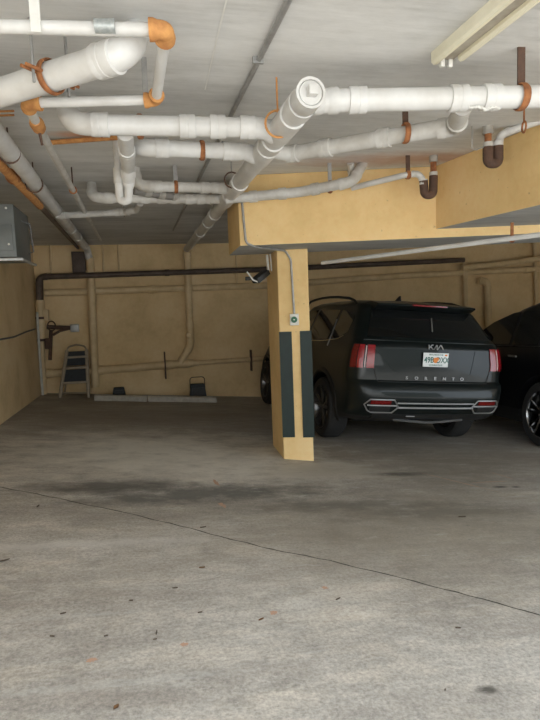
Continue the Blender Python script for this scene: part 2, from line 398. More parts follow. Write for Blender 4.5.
# ================================================================== COLUMN FITTINGS
def colz(px, py):
    r = ray(px, py); r0 = V((0, 0, CH)); k = (cq[0] - r0).dot(nc) / V(r).dot(nc); p = r0 + r * k
    return (p - cq[0]).dot(dc), p.z
for (pa, pb, lab) in (((276.5, 332), (292, 437), 'long dark green rubber guard on the left corner of the yellow column'), ((302, 331), (318, 437), 'long dark green rubber guard on the right corner of the yellow column')):
    ua, za = colz(*pa); ub, zb = colz(*pb)
    mb = MB()
    if 'left' in lab:
        u0, u1 = -.004, .118
        mb.prism([colpt(u0, zb, .012), colpt(u1, zb, .012), colpt(u1, zb, .001), colpt(u0, zb, .001)], [colpt(u0, za, .012), colpt(u1, za, .012), colpt(u1, za, .001), colpt(u0, za, .001)])
    else:
        u0, u1 = cw - .10, cw + .012
        mb.prism([colpt(u0, zb, .012), colpt(u1, zb, .012), colpt(u1, zb, .001), colpt(u0, zb, .001)], [colpt(u0, za, .012), colpt(u1, za, .012), colpt(u1, za, .001), colpt(u0, za, .001)])
        mb.prism([colpt(0, zb, .012, 1), colpt(.1, zb, .012, 1), colpt(.1, zb, .001, 1), colpt(0, zb, .001, 1)], [colpt(0, za, .012, 1), colpt(.1, za, .012, 1), colpt(.1, za, .001, 1), colpt(0, za, .001, 1)])
    tag(mb.build('corner_guard', 'guard', smooth=False), lab, 'corner guard')
# push button box
u, z = colz(294.5, 319.5)
root = MB().prism([colpt(u - .042, z - .055, .045), colpt(u + .042, z - .055, .045), colpt(u + .042, z - .055, .001), colpt(u - .042, z - .055, .001)],
                  [colpt(u - .042, z + .055, .045), colpt(u + .042, z + .055, .045), colpt(u + .042, z + .055, .001), colpt(u - .042, z + .055, .001)]).build('switch_box', 'white_metal', bevel=.004)
tag(root, 'small white switch box with round green button on the yellow column', 'switch')
MB().lathe([(0, .0), (.026, 0), (.03, .004), (.03, .016), (.026, .02), (0, .02)], colpt(u, z, .045), -nc, 24).build('button', 'green', root)
MB().lathe([(0, .0), (.006, 0), (.006, .003), (0, .004)], colpt(u, z, .065), -nc, 16).build('button_centre', 'white_metal', root)
# grey conduit: from box up the column, under the beam, and up the beam end
pts = [colpt(u, z + .056, .014), colpt(*(lambda q: (q[0], q[1]))(colz(291, 268)), .014), None]
e = PH(262, 248.5, .525)
q1 = colpt(colz(291, 262)[0], zt - .10, .014); q2 = V((q1.x, q1.y, zt - .018))
low = zt - .016
fr = AL + d * .05
q3 = V((q1.x - .22, q1.y - .13, low)); q4 = V((fr.x + .02, fr.y + .02, low)); 
path = [pts[0], q1, q2 + V((-.06, -.03, 0)), V((fr.x + .08, fr.y - .014, zt - .012)), V((fr.x, fr.y - .016, zt + .02)), V((fr.x - .02, fr.y - .014, CEIL - .22)), V((fr.x - .05, fr.y - .014, CEIL - .08))]
pipe('conduit', path, .0105, 'galv', 'thin grey conduit running from the switch box up the column and around the beam end', 'conduit', bend=5, hubs=False)
# flood light on left side of the column
Lf = PY(262, 272, 5.45)
root = empty('flood_light', PY(266, 268, 5.5), 'black flood light with white bracket clamped to the left side of the column', 'flood light')
mt_ = Matrix.Translation(PY(261, 276.5, 5.45)) @ Matrix.Rotation(.45, 4, 'Z') @ Matrix.Rotation(-.55, 4, 'Y')
MB().box((-.085, -.05, -.026), (.085, .06, .026), mt_).build('lamp_housing', 'black', root, bevel=.008)
MB().box((-.075, -.04, -.030), (.075, .05, -.0262), mt_).build('lens', 'satin', root, smooth=False)
MB().sweep([PY(267, 255, 5.52), PY(267.6, 262, 5.5), PY(268.6, 270, 5.5), PY(267, 275, 5.46)], .012, 8).build('bracket', 'white_metal', root)
MB().sweep([PY(270, 254, 5.5), PY(271, 262, 5.48), PY(271.5, 271, 5.47)], .007, 8).build('cable', 'white_metal', root)
MB().sweep([PY(247, 272, 5.45), PY(250, 276, 5.42), PY(253, 280, 5.40), PY(258, 282, 5.40)], .008, 8).build('antenna', 'white_metal', root)
MB().box((-.03, -.02, -.018), (.03, .02, .018), Matrix.Translation(PY(248.5, 278.5, 5.5))).build('sensor', 'black', root, bevel=.005)
MB().cyl(PY(249, 279, 5.49), PY(257, 278, 5.46), .007, n=8).build('sensor_arm', 'black', root)

# ================================================================== CEILING PIPES
def mh(t): return .90 + .13 * t
# main drain
m0 = PH(309, 95, .90); m1 = V((m0.x + .01, WALL - .22, CH + 1.04)); m1 = PY(187, 249, WALL - .16)
md = (m1 - m0).normalized()
def on_main(px, py):
    # nearest point of the main axis to the pixel ray
    r = ray(px, py).normalized(); o0 = V((0, 0, CH)); w0 = m0 - o0
    b_ = md.dot(r); dd = md.dot(w0); ee = r.dot(w0)
    return m0 + md * ((b_ * ee - dd) / (1 - b_ * b_))
root = MB().sweep([m0, m1 + V((0, 0, 0))], .059, 24).build('drain_pipe', 'pvc')
tag(root, 'long thick white drain pipe running from a plugged near end to the back wall', 'pipe')
MB().lathe([(0, .012), (.030, .012), (.030, .004), (.052, .004), (.055, -.01), (.066, -.012), (.066, .10), (.064, .105), (.05, .105)], m0 - md * .02, md, 32).build('cleanout_hub', 'pvc', root)
pl = MB().lathe([(0, -.008), (.050, -.008), (.054, .0), (.054, .01)], m0 - md * .02, md, 32).build('cleanout_plug', 'pvc', root)
MB().box((-.02, -.02, -.05), (.02, .02, 0), Matrix.Translation(m0 - md * .026) @ md.to_track_quat('Z', 'Y').to_matrix().to_4x4()).build('plug_nut', 'pvc', pl, bevel=.004)
for (px, py, L) in ((300, 106, .05), (291, 118, .05), (283, 127, .12), (271, 142, .06), (263, 152, .14), (238, 183, .07), (226, 197, .16), (213, 214, .08), (207, 222, .05), (199, 232, .09)):
    c = on_main(px, py); MB().sweep([c - md * L, c - md * L * .97, c + md * L * .97, c + md * L], [.062, .068, .068, .062], 24).build('coupling', 'pvc', root)

# rows
jA = on_main(284, 127); jB = on_main(263, 151); jD = on_main(231, 188); jC = on_main(225, 198); jR = on_main(303, 102); jR2 = on_main(266, 148)
up_ = V((0, 0, 1))
A0 = PH(71, 124, .93)
pipe('branch_drain_pipe', [PH(67, 97, 1.13), A0, PH(262, 128, .915), jA + V((-.02, .12, .0))], .050, 'pvc', 'thick white branch pipe, uppermost of those joining the main drain from the left', coup=[(1, .15), (1, .60), (1, .76), (1, .92)])
B0 = PH(140, 147.5, .93)
pipe('branch_drain_pipe', [PH(136, 138, 1.13), B0, PH(246, 152, .925), jB + V((-.02, .1, 0))], .047, 'pvc', 'thick white branch pipe just below the uppermost one on the left', coup=[(1, .20), (1, .83)])
D0 = PH(137, 186, .965)
pipe('branch_drain_pipe', [PH(135, 168, 1.13), D0, PH(218, 188, .96), jD], .040, 'pvc2', 'medium white branch pipe ending in an elbow beside the small trap', coup=[(1, .25), (1, .83)])
C0 = PH(93, 198, .965)
pipe('branch_drain_pipe', [PH(91, 183, 1.13), C0, PH(205, 199, .96), jC], .042, 'pvc2', 'lowest medium white branch pipe reaching furthest left from the main drain', coup=[(1, .14), (1, .45), (1, .60), (1, .72), (1, .85), (1, .96)])
pipe('flexible_coupling', [PH(133, 190, .985), PH(178, 197, .975)], .037, 'rubber_grey', 'grey banded flexible coupling beside the trap', 'pipe coupling', coup=[(0, .3), (0, .6), (0, .92)], cmat='pvc_old', hubk=1.1)
# right side rows
pipe('branch_drain_pipe', [jR, PH(324, 101, .915), PH(760, 92.3, .91)], .0505, 'pvc', 'thick white pipe running right from the plugged end of the main drain', coup=[(1, .074), (1, .30), (1, .375)], skip=())
B1 = PH(437, 129, .91); B2 = PH(455, 127, .905); Rp = PH(462, 99, .91)
pipe('branch_drain_pipe', [jR2 + V((0, .04, 0)), PH(290, 154, .925), B1 + V((0, 0, 0)), B2, PH(463, 106, .912)], .046, 'pvc2', 'white pipe crossing to the right and turning up into the thick pipe', coup=[(1, .02), (1, .27), (1, .67)], bend=1.2, skip=(0, 1), cmat='pvc2')
C2 = PH(357, 181, .955)
pipe('branch_drain_pipe', [PH(226, 199, .90), PH(238, 198, .905), PH(300, 192, .92), PH(352, 182, .955), PH(363, 164, 1.13)], .041, 'pvc2', 'aged white pipe along the top of the yellow beam with an elbow into the ceiling', coup=[(1, .25), (1, .72), (2, .3)], cmat='pvc2', skip=(0, 1))
s = PH(353, 173, 1.05); pipe('vent_stub', [PH(353, 180, 1.02), V((s.x - .02, s.y, CEIL))], .030, 'pvc2', 'short white pipe stub into the ceiling beside the grey elbow above the beam', coup=[(0, .4)])
# thin lines and P-traps on the right
def ptrap(pts, r, label, trap_i, tail):
    pass
T1 = PH(431, 157, 1.12)
tx = T1.x; ty = T1.y
p_a = PH(352, 188, .955); p_b = PH(408, 174.5, .985); p_c = PH(419, 174, .985)
def yat(px, py, Y): return PY(px, py, Y)
Yt = T1.y
q_b = yat(405, 175, Yt); q_c = yat(419, 173.5, Yt); q_d = yat(423.5, 181, Yt); q_e = yat(424.5, 191, Yt); q_f = yat(433, 191, Yt - .01); q_g = yat(433.5, 176, Yt)
root = pipe('trap_drain_pipe', [p_a, q_b, q_c, q_d + V((.0, 0, -.01))], .023, 'pvc', 'thin white pipe with a rusty trap at the corner of the yellow beams', bend=2.2, skip=(0,))
MB().sweep(fillet([q_d, q_e + V((0, 0, -.03)), q_f + V((0, 0, -.03)), q_g], .045)[0], .034, 16).build('trap', 'rust_dark', root)
MB().sweep([q_g - up_ * .03, V((q_g.x, q_g.y, CEIL - .03))], .024, 16).build('riser', 'rust', root)
MB().sweep([V((q_g.x, q_g.y, CEIL - .05)), V((q_g.x, q_g.y, CEIL))], .034, 16).build('collar', 'pvc_old', root)
MB().cyl(q_d + up_ * .01, q_d - up_ * .03, .033).build('coupling', 'pvc', root)
MB().cyl(q_g + up_ * .03, q_g + up_ * .0, .032).build('coupling', 'pvc2', root)
Y2 = PH(488, 128, 1.12).y
r_a = PY(640, 77, Y2 - .42); r_b = PY(541, 120.5, Y2 - .12); r_c = PY(501, 134, Y2); r_d = PY(498, 146, Y2)
root = pipe('trap_drain_pipe', [r_a, r_b, r_c, r_d], .024, 'pvc', 'thin white pipe with a rusty trap hanging at the right edge', bend=1.8, skip=(0,))
g_ = PY(488, 147, Y2); e1 = PY(498, 163, Y2); e2 = PY(488, 163, Y2)
MB().sweep(fillet([r_d, e1, e2, g_], .034)[0], .035, 16).build('trap', 'rust_dark', root)
MB().sweep([g_ - up_ * .04, V((g_.x, g_.y, CEIL - .03))], .023, 16).build('riser', 'rust', root)
MB().sweep([V((g_.x, g_.y, CEIL - .05)), V((g_.x, g_.y, CEIL))], .036, 16).build('collar', 'pvc_old', root)
MB().cyl(r_d + up_ * .03, r_d - up_ * .01, .034).build('coupling', 'pvc', root)
MB().cyl(g_ + up_ * .03, g_ - up_ * .01, .032).build('coupling', 'pvc2', root)
k0 = PY(476, 150, Y2); tag(MB().sweep([V((k0.x - .03, k0.y, CEIL)), V((k0.x - .03, k0.y, k0.z + .01)), k0, g_ + V((-.03, 0, 0))], .004, 8).build('support_wire', 'galv'), 'bent wire hook holding the right rusty trap', 'wire')

# trap hanging under branch row at left
a = PH(125, 133, .915); b_ = PH(127, 152, .90); c_ = PH(128, 168, .90)
Yv = c_.y + .1
v1 = PY(128.5, 181, Yv); v2 = PY(128.5, 198, Yv); v3 = PY(120, 198, Yv + .02); v4 = PY(119, 184, Yv + .02)
root = pipe('trap_drain_pipe', [a, b_, c_, v1], .042, 'pvc', 'white reducing pipe with a small hanging U trap below the thick branch pipes', coup=[(0, .95), (2, .3)], skip=(0, 1), hubk=1.12)
MB().sweep([v1 - up_ * -.03, v1 - up_ * .02, v1 - up_ * .05], [.042, .04, .028], 16).build('reducer', 'pvc', root)
MB().sweep(fillet([v1, v2 + V((0, 0, -.02)), v3 + V((0, 0, -.02)), v4], .05)[0], .028, 16).build('trap', 'pvc', root)
MB().sweep([v4, v4 + up_ * .10], .034, 16).build('coupling', 'pvc2', root)
MB().sweep([v4, V((v4.x, v4.y, CEIL))], .024, 16).build('riser', 'pvc2', root)

# left long pipe: to the back wall and down it
l0 = PH(-26, 98, 1.0); l1 = PH(86.5, 249, .95); Yl = WALL - .12
l0 = PH(0, 139, .98); l1 = PY(87, 249, Yl - .04); dl = (l1 - l0).normalized(); l00 = l0 - dl * 2.2
pipe('soil_pipe', [l00, l1, PY(90, 262, Yl)], .055, 'pvc', 'long white soil pipe parallel to the left wall with thin ring hangers', coup=[(0, .80), (0, .93), (0, .70)], cmat='pvc', hubk=1.1, skip=())
pipe('wall_riser', [PY(90, 258, Yl), PY(95.5, 387, Yl), ], .066, 'cream_paint_pipe', 'thick yellow vertical pipe down the back wall beside the step ladder', coup=[(0, .12)])
# small pipe joining it
jl = PH(57, 216, .955)
pipe('branch_drain_pipe', [jl, PH(125, 212, .955), PH(137, 210, .955), PH(140, 203, .98)], .033, 'pvc2', 'short thin white branch pipe joining the long left soil pipe', bend=1.1, coup=[(0, .1), (0, .9)], skip=(1,))
# rusty thin pipe far left
o0 = PH(-20, 142, .98); o1 = PH(40, 206, .93); o2 = PY(78, 248, WALL - .3)
root = pipe('gas_pipe', [PH(-45, 118, .98), o1], .031, 'rust_orange', 'orange rusty pipe below the long left soil pipe', hubs=False)
cc = PH(13, 177, .97); dd_ = (o1 - o0).normalized()
MB().sweep([cc - dd_ * .1, cc - dd_ * .02, cc + dd_ * .02, cc + dd_ * .1], [.036, .05, .05, .036], 16).build('coupling', 'rust', root)
MB().sweep([o1, o2], .024, 12).build('painted_end', 'iron_dark', root)
# thin white line with orange elbows
E1 = PH(27, 103, .95); E2 = PH(156, 100, .95); E3 = PH(166, 30, 1.0)
F0 = PH(-30, 26, 1.0); t1 = PH(37, 124, .95); t_far = PY(101, 241, WALL - .3)
dt = (PH(76, 202, .95) - E1)
t_far = PH(100, 240, 1.0)
root = MB().sweep([F0, E3], .0235, 16).build('supply_pipe', 'pvc'); tag(root, 'thin white supply pipe looping across the upper left with orange rusty elbows', 'pipe')
MB().sweep([E3, E2], .0225, 16).build('pipe_run', 'pvc', root)
MB().sweep([E2, E1], .0225, 16).build('pipe_run', 'pvc', root)
MB().sweep([E1, t1, t_far], [.022, .022, .022], 16).build('pipe_run', 'pvc2', root)
def elb(c, a, b, r, L, nm='elbow', mat='rust_orange'):
    a = (V(a) - c).normalized(); b = (V(b) - c).normalized()
    path, _ = fillet([c + a * L, c, c + b * L], r * 1.2)
    n = len(path); rs = [r * 1.15, r * 1.15] + [r] * (n - 4) + [r * 1.15, r * 1.15]
    path = [path[0], path[0].lerp(path[1], .5)] + path[1:-1] + [path[-1].lerp(path[-2], .5), path[-1]]
    rs = [r * 1.2, r * 1.2] + [r] * (len(path) - 4) + [r * 1.2, r * 1.2]
    return MB().sweep(path, rs, 20).build(nm, mat, root)
elb(E1, E2, t1, .030, .062); elb(E2, E1, E3, .029, .052); elb(E3, F0, E2, .033, .06)
dtt = (t_far - t1).normalized()
MB().sweep([t1 - dtt * .06, t1 - dtt * .01, t1 + dtt * .06, t1 + dtt * .1], [.026, .036, .034, .024], 16).build('tee', 'rust_orange', root)
MB().sweep([t1 + V((0, .04, 0)), t1 + V((.01, .05, -.09))], [.009, .006], 8).build('drip_plug', 'rust_dark', root)
# label on pipe
q = PH(105, 26, 1.0); dd_ = (E3 - F0).normalized()
MB().sweep([q - dd_ * .035, q + dd_ * .035], .0243, 16).build('pipe_label', 'tape', root)
tag(MB().box((-.017, -.004, -.03), (.017, .004, CEIL - E3.z), Matrix.Translation(PH(37, 27, 1.0) + V((0, -.027, 0)))).build('strap_hanger', 'white_metal', smooth=False), 'flat white strap holding the thin pipe at the top left', 'pipe hanger')
q = PH(146, 97, .95); tag(MB().box((-.012, -.004, 0), (.012, .004, CEIL - q.z), Matrix.Translation(q + V((0, .024, -.0)))).build('strap_hanger', 'galv', smooth=False), 'short flat grey strap beside the middle orange elbow', 'pipe hanger')
# big pipe top left
G0 = PH(-60, 112, .93); G1 = PH(123, 54, .95); 
pipe('soil_pipe', [G0, G1, PH(138, 29, 1.13)], .056, 'pvc', 'big white slanting pipe at top left with an elbow into the ceiling', coup=[(0, .93)], bend=.75, hubk=1.13)
dg = (G1 - G0).normalized()
c = G0.lerp(G1, .655)
root = MB().ring(c, dg, .064, .006, 28, 6, 2.6).build('riser_clamp', 'rust'); tag(root, 'rusty two bolt clamp around the big slanting pipe', 'pipe clamp')
for s_ in (-1, 1):
    sd = dg.cross(up_).normalized() * s_
    for o_ in (-.013, .013): MB().cyl(c + sd * .06 + dg * o_, c + sd * .135 + dg * o_, .007, n=8).build('clamp_ear', 'rust', root)
    MB().cyl(c + sd * .09 + up_ * -.05, V((c.x, c.y, CEIL)) + sd * .09, .006, n=8).build('rod', 'galv', root)
# rebar stubs & rusty rail
for dy in (0, 4): tag(MB().cyl(PH(-12, 112 + dy, 1.08), PH(14, 111 + dy, 1.08), .006, n=8).build('steel_bar', 'rust_orange'), 'short rusty bar at the left edge, %s of the pair' % ('upper' if not dy else 'lower'), 'bar')
tag(MB().cyl(PH(44, 143, 1.10), PH(124, 137, 1.10), .016, n=10).build('rusty_rail', 'rust_orange'), 'thin orange rusted rail on the ceiling below the uppermost branch pipe', 'rail')
# conduits on ceiling
g0 = PH(292, -6, 1.115); g1 = PH(186, 205, 1.115)
root = MB().cyl(g0 - (g1 - g0).normalized() * 1.2, g1 + (g1 - g0).normalized() * 2, .0125, n=12).build('ceiling_conduit', 'galv'); tag(root, 'straight grey conduit fixed to the ceiling left of the lamp', 'conduit')
gd = (g1 - g0).normalized()
q = PH(258, 60, 1.115); MB().box((-.025, -.008, -.016), (.025, .008, .014), Matrix.Translation(q)).build('conduit_clip', 'galv', root)
struct(strip([PH(228, -6, 1.129), PH(219, 30, 1.129), PH(213, 55, 1.129), PH(205, 90, 1.129)], .006, 0).build('trim_5', 'white_metal', smooth=False))
# hangers
hanger(140, 126.5, .93, .052, (1, 0, 0), 'rust', 'rusty strap around the uppermost left branch pipe', .032, rod=False)
hanger(202, 150.5, .927, .049, (1, 0, 0), 'rust', 'rusty strap around the second branch pipe from the top left', .03, rod=False)
hanger(405.5, 133, .915, .048, (1, -.15, 0), 'rust', 'dark rusty strap on the pipe right of the main drain', .032, rodmat='rust_dark')
hanger(521, 97, .911, .052, (1, -.1, 0), 'rust', 'rusty strap on the thick pipe at the right edge', .036, rodmat='rust_dark')
hanger(176, 187, .963, .042, (1, 0, 0), 'rust', 'galvanised rod with a rusty ring on the medium pipe left of the main drain', .03, rodmat='galv')
hanger(124, 212.5, .955, .034, (1, 0, 0), 'rust_dark', 'small dark ring hanger on the short thin branch pipe', .02, thin=True)
hanger(232, 180, .955, .055, md, 'rust_dark', 'thin ring and rod hanger on the main drain above the beam end', thin=True)
hanger(9, 153, .98, .058, dl, 'rust_dark', 'thin dark ring hanger nearest the left edge on the long soil pipe', thin=True, rodmat='rust_dark')
hanger(34, 184, .97, .058, dl, 'rust_dark', 'second thin dark ring hanger on the long soil pipe', thin=True, rodmat='rust_dark')
hanger(330, 187, .94, .043, (1, -.1, 0), 'rust', 'rusty ring with bright rod on the pipe above the beam', .03)
hanger(408, 175, .98, .027, (1, -.1, 0), 'rust', 'rusty ring hanger on the thin pipe beside the corner trap', .034, rodmat='rust_dark')
hanger(524, 127, .955, .028, (1, -.3, 0), 'rust', 'rusty wire loop on the thin pipe at the right edge', .02, thin=True, rodmat='rust')
hanger(278, 124, .905, .062, md, 'rust_orange', 'orange wire loop around the main drain near its plugged end', thin=True, rodmat='rust_orange')
hanger(73, 190, .955, .025, dtt, 'rust', 'small rusty ring on the thin white pipe left of the branch elbows', thin=True, rodmat='rust_dark')
# white strap rag around pipe right
pts = [PH(466, 106, .87), PH(472, 108, .86), PH(479, 106.5, .86), PH(486, 110, .855), PH(492, 107, .86), PH(499, 108, .86)]
tag(MB().sweep([p + V((0, 0, .004 * math.sin(i * 2))) for i, p in enumerate(fillet(pts, .05)[0])], .006, 8).build('tie_wire', 'white_metal'), 'twisted white tie wire under the thick right pipe', 'wire')

# fluorescent fixture
f0 = PH(445, 69, 1.06); fx = f0.x; fy = f0.y
root = empty('strip_light', (fx, fy, CEIL), 'unlit cream double tube strip light on the ceiling', 'ceiling light')
Lt = 2.4
MB().box((fx - .04, fy - Lt, CEIL - .03), (fx + .04, fy, CEIL)).build('channel', 'channel', root, bevel=.003)
for (x0, x1, ye, nm) in ((-.070, -.036, 0, 'side_rail'), (.036, .066, -.05, 'side_rail')):
    MB().prism([V((fx + x0, fy - Lt, CEIL)), V((fx + x1, fy - Lt, CEIL)), V((fx + x1, fy - Lt, CEIL - .05)), V((fx + x0 + .012, fy - Lt, CEIL - .056)), V((fx + x0, fy - Lt, CEIL - .045))],
               [V((fx + x0, fy + ye, CEIL)), V((fx + x1, fy + ye, CEIL)), V((fx + x1, fy + ye, CEIL - .05)), V((fx + x0 + .012, fy + ye, CEIL - .056)), V((fx + x0, fy + ye, CEIL - .045))]).build(nm, 'cream_metal', root, smooth=False)
for dx in (-.018, .022):
    MB().box((fx + dx - .01, fy - .015, CEIL - .065), (fx + dx + .01, fy + .005, CEIL - .03)).build('tube_socket', 'white_metal', root, bevel=.003)
    MB().cyl((fx + dx, fy - .01, CEIL - .05), (fx + dx, fy + .016, CEIL - .05), .008, n=10).build('socket_cap', 'white_metal', root)

# white pipe under beams on the right
w0 = PY(318, 263.5, 7.0); w1 = PH(540, 234, .47)
w0 = PH(322, 263, .40); w1 = PH(545, 234, .44); 
root = pipe('supply_pipe', [w0, w1, w1 + (w1 - w0).normalized() * 1.2], .019, 'pvc', 'long thin white pipe running right beneath the yellow beam', hubs=False)
hanger(512, 238.5, .437, .024, (w1 - w0), 'rust', 'rusty hanger on the thin pipe beneath the right beam', .03, rodmat='rust')
for o in [x for x in COL.objects if x.name.startswith('pipe_hanger') and x.get('label', '').endswith('beneath the right beam')]:
    for ch in o.children: bpy.data.objects.remove(ch)
c = PH(512, 238.5, .437); MB().box((-.012, -.004, .02), (.012, .004, .12), Matrix.Translation(c)).build('strap', 'rust', o, smooth=False)

# ================================================================== GREY UNIT, LEFT
bx1 = PX(16.5, 258, LW + .42); Yb = None
cy0 = 4.85
fr1 = PY(17, 257, cy0); fr0 = PY(16, 204, cy0)
bxr = fr1.x; bz0 = fr1.z; bz1 = fr0.z
root = empty('equipment_box', (bxr - .25, cy0 + .3, bz0), 'grey metal equipment box hung high at the left edge', 'equipment box')
MB().box((LW + .001, cy0, bz0), (bxr, cy0 + .6, bz1)).build('housing', 'grey_metal', root, bevel=.006)
MB().box((LW + .03, cy0 - .012, bz0 + .05), (bxr - .02, cy0 - .001, bz1 - .16)).build('front_panel', 'grey_metal', root, bevel=.003)
for (x, z) in ((bxr - .05, bz0 + .1), (bxr - .05, bz0 + .38), (bxr - .14, bz0 + .14), (bxr - .16, bz0 + .35)):
    MB().lathe([(0, .006), (.008, .004), (.009, 0)], (x, cy0 - .012, z), (0, -1, 0), 12).build('screw', 'white_metal', root)
MB().box((LW + .001, cy0 - .03, bz0 - .03), (bxr + .05, cy0 - .0, bz0 - .008)).build('bottom_rail', 'galv', root, bevel=.003)
MB().box((bxr + .02, cy0 - .028, bz0 - .028), (bxr + .045, cy0 + .6, bz0 - .01)).build('bottom_rail', 'galv', root, bevel=.003)
MB().sweep([V((bxr + .02, cy0 + .2, bz1 - .1)), V((bxr + .07, cy0 + .25, bz1 - .12)), V((bxr + .085, cy0 + .25, bz1 - .35)), V((bxr + .05, cy0 + .22, bz0 + .05))], .006, 8).build('cable', 'cable', root)
MB().cyl((bxr - .3, cy0 + .3, bz1), (bxr - .3, cy0 + .3, CEIL), .012, n=8).build('mounting_rod', 'galv', root)

# ================================================================== BACK WALL PIPES
Yp = WALL - .10
pipe('steel_pipe', [PY(39, 300, Yp - .14), PY(39, 277, Yp - .14), PY(267, 269.5, Yp - .14), PY(464, 260, Yp - .14)], .047, 'iron_dark', 'dark steel pipe running high across the back wall', coup=[(1, .54)], cmat='iron_dark', hubk=1.15, bend=1.4)
pipe('wall_pipe', [PY(45, 293, Yp + .03), PY(267, 285.5, Yp + .03), PY(400, 276, Yp + .03), PY(556, 268, Yp + .03)], .058, 'cream_paint_pipe', 'long yellow painted pipe across the back wall just below the dark steel pipe', coup=[(0, .46), (2, .8)], skip=(0, 1), hubk=1.18)
pipe('wall_pipe', [PY(38, 374, Yp + .02), PY(96, 371, Yp + .02)], .066, 'cream_paint_pipe', 'short low yellow pipe behind the step ladder', coup=[(0, .2)])
pipe('wall_pipe', [PY(97, 370.5, Yp + .02), PY(193, 363, Yp + .02)], .07, 'cream_paint_pipe', 'thick low yellow pipe right of the vertical riser', coup=[(0, .03), (0, .75), (0, .92)], hubk=1.12)
pipe('wall_pipe', [PY(193, 363, Yp + .02), PY(300, 356.5, Yp + .02)], .046, 'cream_paint_pipe', 'thinner low yellow pipe leading behind the column', coup=[(0, .03)])
pipe('wall_riser', [PY(187, 250, Yp - .03), PY(190.5, 346, Yp - .03), PY(180, 362.5, Yp - .01)], .060, 'cream_paint_pipe', 'yellow pipe descending the wall below the main drain with a cleanout', coup=[(0, .05), (0, .40), (0, .78)], bend=2.2)
c = PY(188.5, 335, Yp - .03)
pl = MB().lathe([(0, .03), (.04, .03), (.045, .02), (.05, 0), (.05, -.05)], c - V((0, .05, 0)), (0, -1, 0), 20).build('cleanout_plug', 'cream_paint_pipe'); tag(pl, 'round yellow cleanout plug on the descending wall pipe', 'pipe plug')
for (px, py0, py1) in ((166, 352, 379), (252, 350, 371)):
    a = PY(px, py0, Yp - .08); b_ = PY(px, py1, Yp - .08)
    tag(MB().box((-.012, -.006, 0), (.012, .10, a.z - b_.z), Matrix.Translation(b_)).build('pipe_bracket', 'rust_dark', smooth=False), 'small dark upright bracket on the low pipe, %s' % ('right of the riser' if px == 166 else 'beside the column'), 'bracket')
# right side verticals on back wall
pipe('wall_riser', [PY(464.5, 262, Yp), PY(466.5, 330, Yp)], .045, 'cream_paint_pipe', 'yellow vertical pipe on the back wall above the car roof', coup=[(0, .2)])
pipe('wall_riser', [PY(478, 281, Yp), PY(487, 281, Yp), PY(489, 335, Yp)], .066, 'cream_paint_pipe', 'yellow elbow pipe on the back wall between the two cars', bend=1.3)
pipe('wall_riser', [PY(534, 225, Yp), PY(537, 330, Yp)], .035, 'cream_paint_pipe', 'thin yellow vertical pipe at the right edge of the back wall')
pipe('wall_pipe', [PY(462, 268, Yp - .18), PY(500, 264, Yp - .18), PY(560, 256, Yp - .18)], .055, 'cream_paint_pipe', 'upper yellow pipe at right above the long wall pipe', coup=[(1, .1)], skip=(0,))
q = PY(480, 247, Yp - .9); 
tag(MB().prism([PY(478, 246, 8.0), PY(484, 247, 8.0), PY(488, 256, 8.0), PY(482, 256, 8.0)], [PY(478, 246, 8.06), PY(484, 247, 8.06), PY(488, 256, 8.06), PY(482, 256, 8.06)]).build('diagonal_strut', 'yellow', smooth=False), 'short slanting beige strut under the ceiling at right', 'strut') if False else None
# conduit drops on the back wall
for (px, y0, y1, lab) in ((50, 240, 274, 'thin conduit drop on the back wall furthest left'), (102.5, 241, 272, 'thin conduit drop on the wall below the thin white pipe'), (118, 240, 274, 'thin conduit drop midway between the two wall risers'), (236, 252, 287, 'thin conduit drop on the back wall beside the beam end')):
    tag(MB().cyl(PY(px, y0 - 2, WALL - .02), PY(px + 1, y1, WALL - .02), .016, n=8).build('conduit', 'cream_paint_pipe'), lab, 'conduit')
tag(MB().box((-.11, -.08, -.42), (.11, 0, .0), Matrix.Translation(PY(78.5, 252, WALL - .001))).build('junction_box', 'iron_dark', bevel=.006), 'dark upright box on the wall just left of the yellow riser', 'junction box')
# riser assembly in the left corner (backflow valves)
root = empty('valve_assembly', PY(42, 395, Yp - .1), 'rusty valve and riser assembly in the back left corner', 'valve assembly')
MB().sweep([PY(39.5, 279, Yp - .06), PY(40, 318, Yp - .06)], .06, 14).build('riser', 'iron_dark', root)
MB().sweep([PY(40, 300, Yp - .06), PY(41, 340, Yp - .06)], .075, 14).build('valve_body', 'cream_paint_pipe', root)
MB().sweep([PY(41, 330, Yp - .04), PY(44, 396, Yp - .04)], .045, 14).build('riser', 'cream_paint_pipe', root)
MB().lathe([(0, .02), (.085, .02), (.085, -.02), (0, -.02)], PY(40.3, 318, Yp - .06), (0, 0, 1), 16).build('flange', 'rust_dark', root)
MB().lathe([(0, .02), (.085, .02), (.085, -.02), (0, -.02)], PY(41, 340, Yp - .06), (0, 0, 1), 16).build('flange', 'rust_dark', root)
MB().box((-.05, -.06, -.09), (.05, .04, .09), Matrix.Translation(PY(45.5, 315, Yp - .05))).build('gauge_box', 'cream_paint_pipe', root, bevel=.01)
MB().sweep([PY(47, 327, Yp), PY(70, 328, Yp)], .035, 12).build('side_pipe', 'rust_dark', root)
MB().ring(PY(51.5, 326, Yp - .06), (.6, 1, .0), .08, .010, 20, 6).build('hand_wheel', 'rust_dark', root)
MB().box((-.05, -.05, -.10), (.05, .05, .08), Matrix.Translation(PY(48, 343, Yp - .06))).build('valve_housing', 'rust_dark', root, bevel=.015)
MB().sweep([PY(51, 330, Yp - .03), PY(50, 360, Yp - .03)], .03, 10).build('side_pipe', 'rust_dark', root)
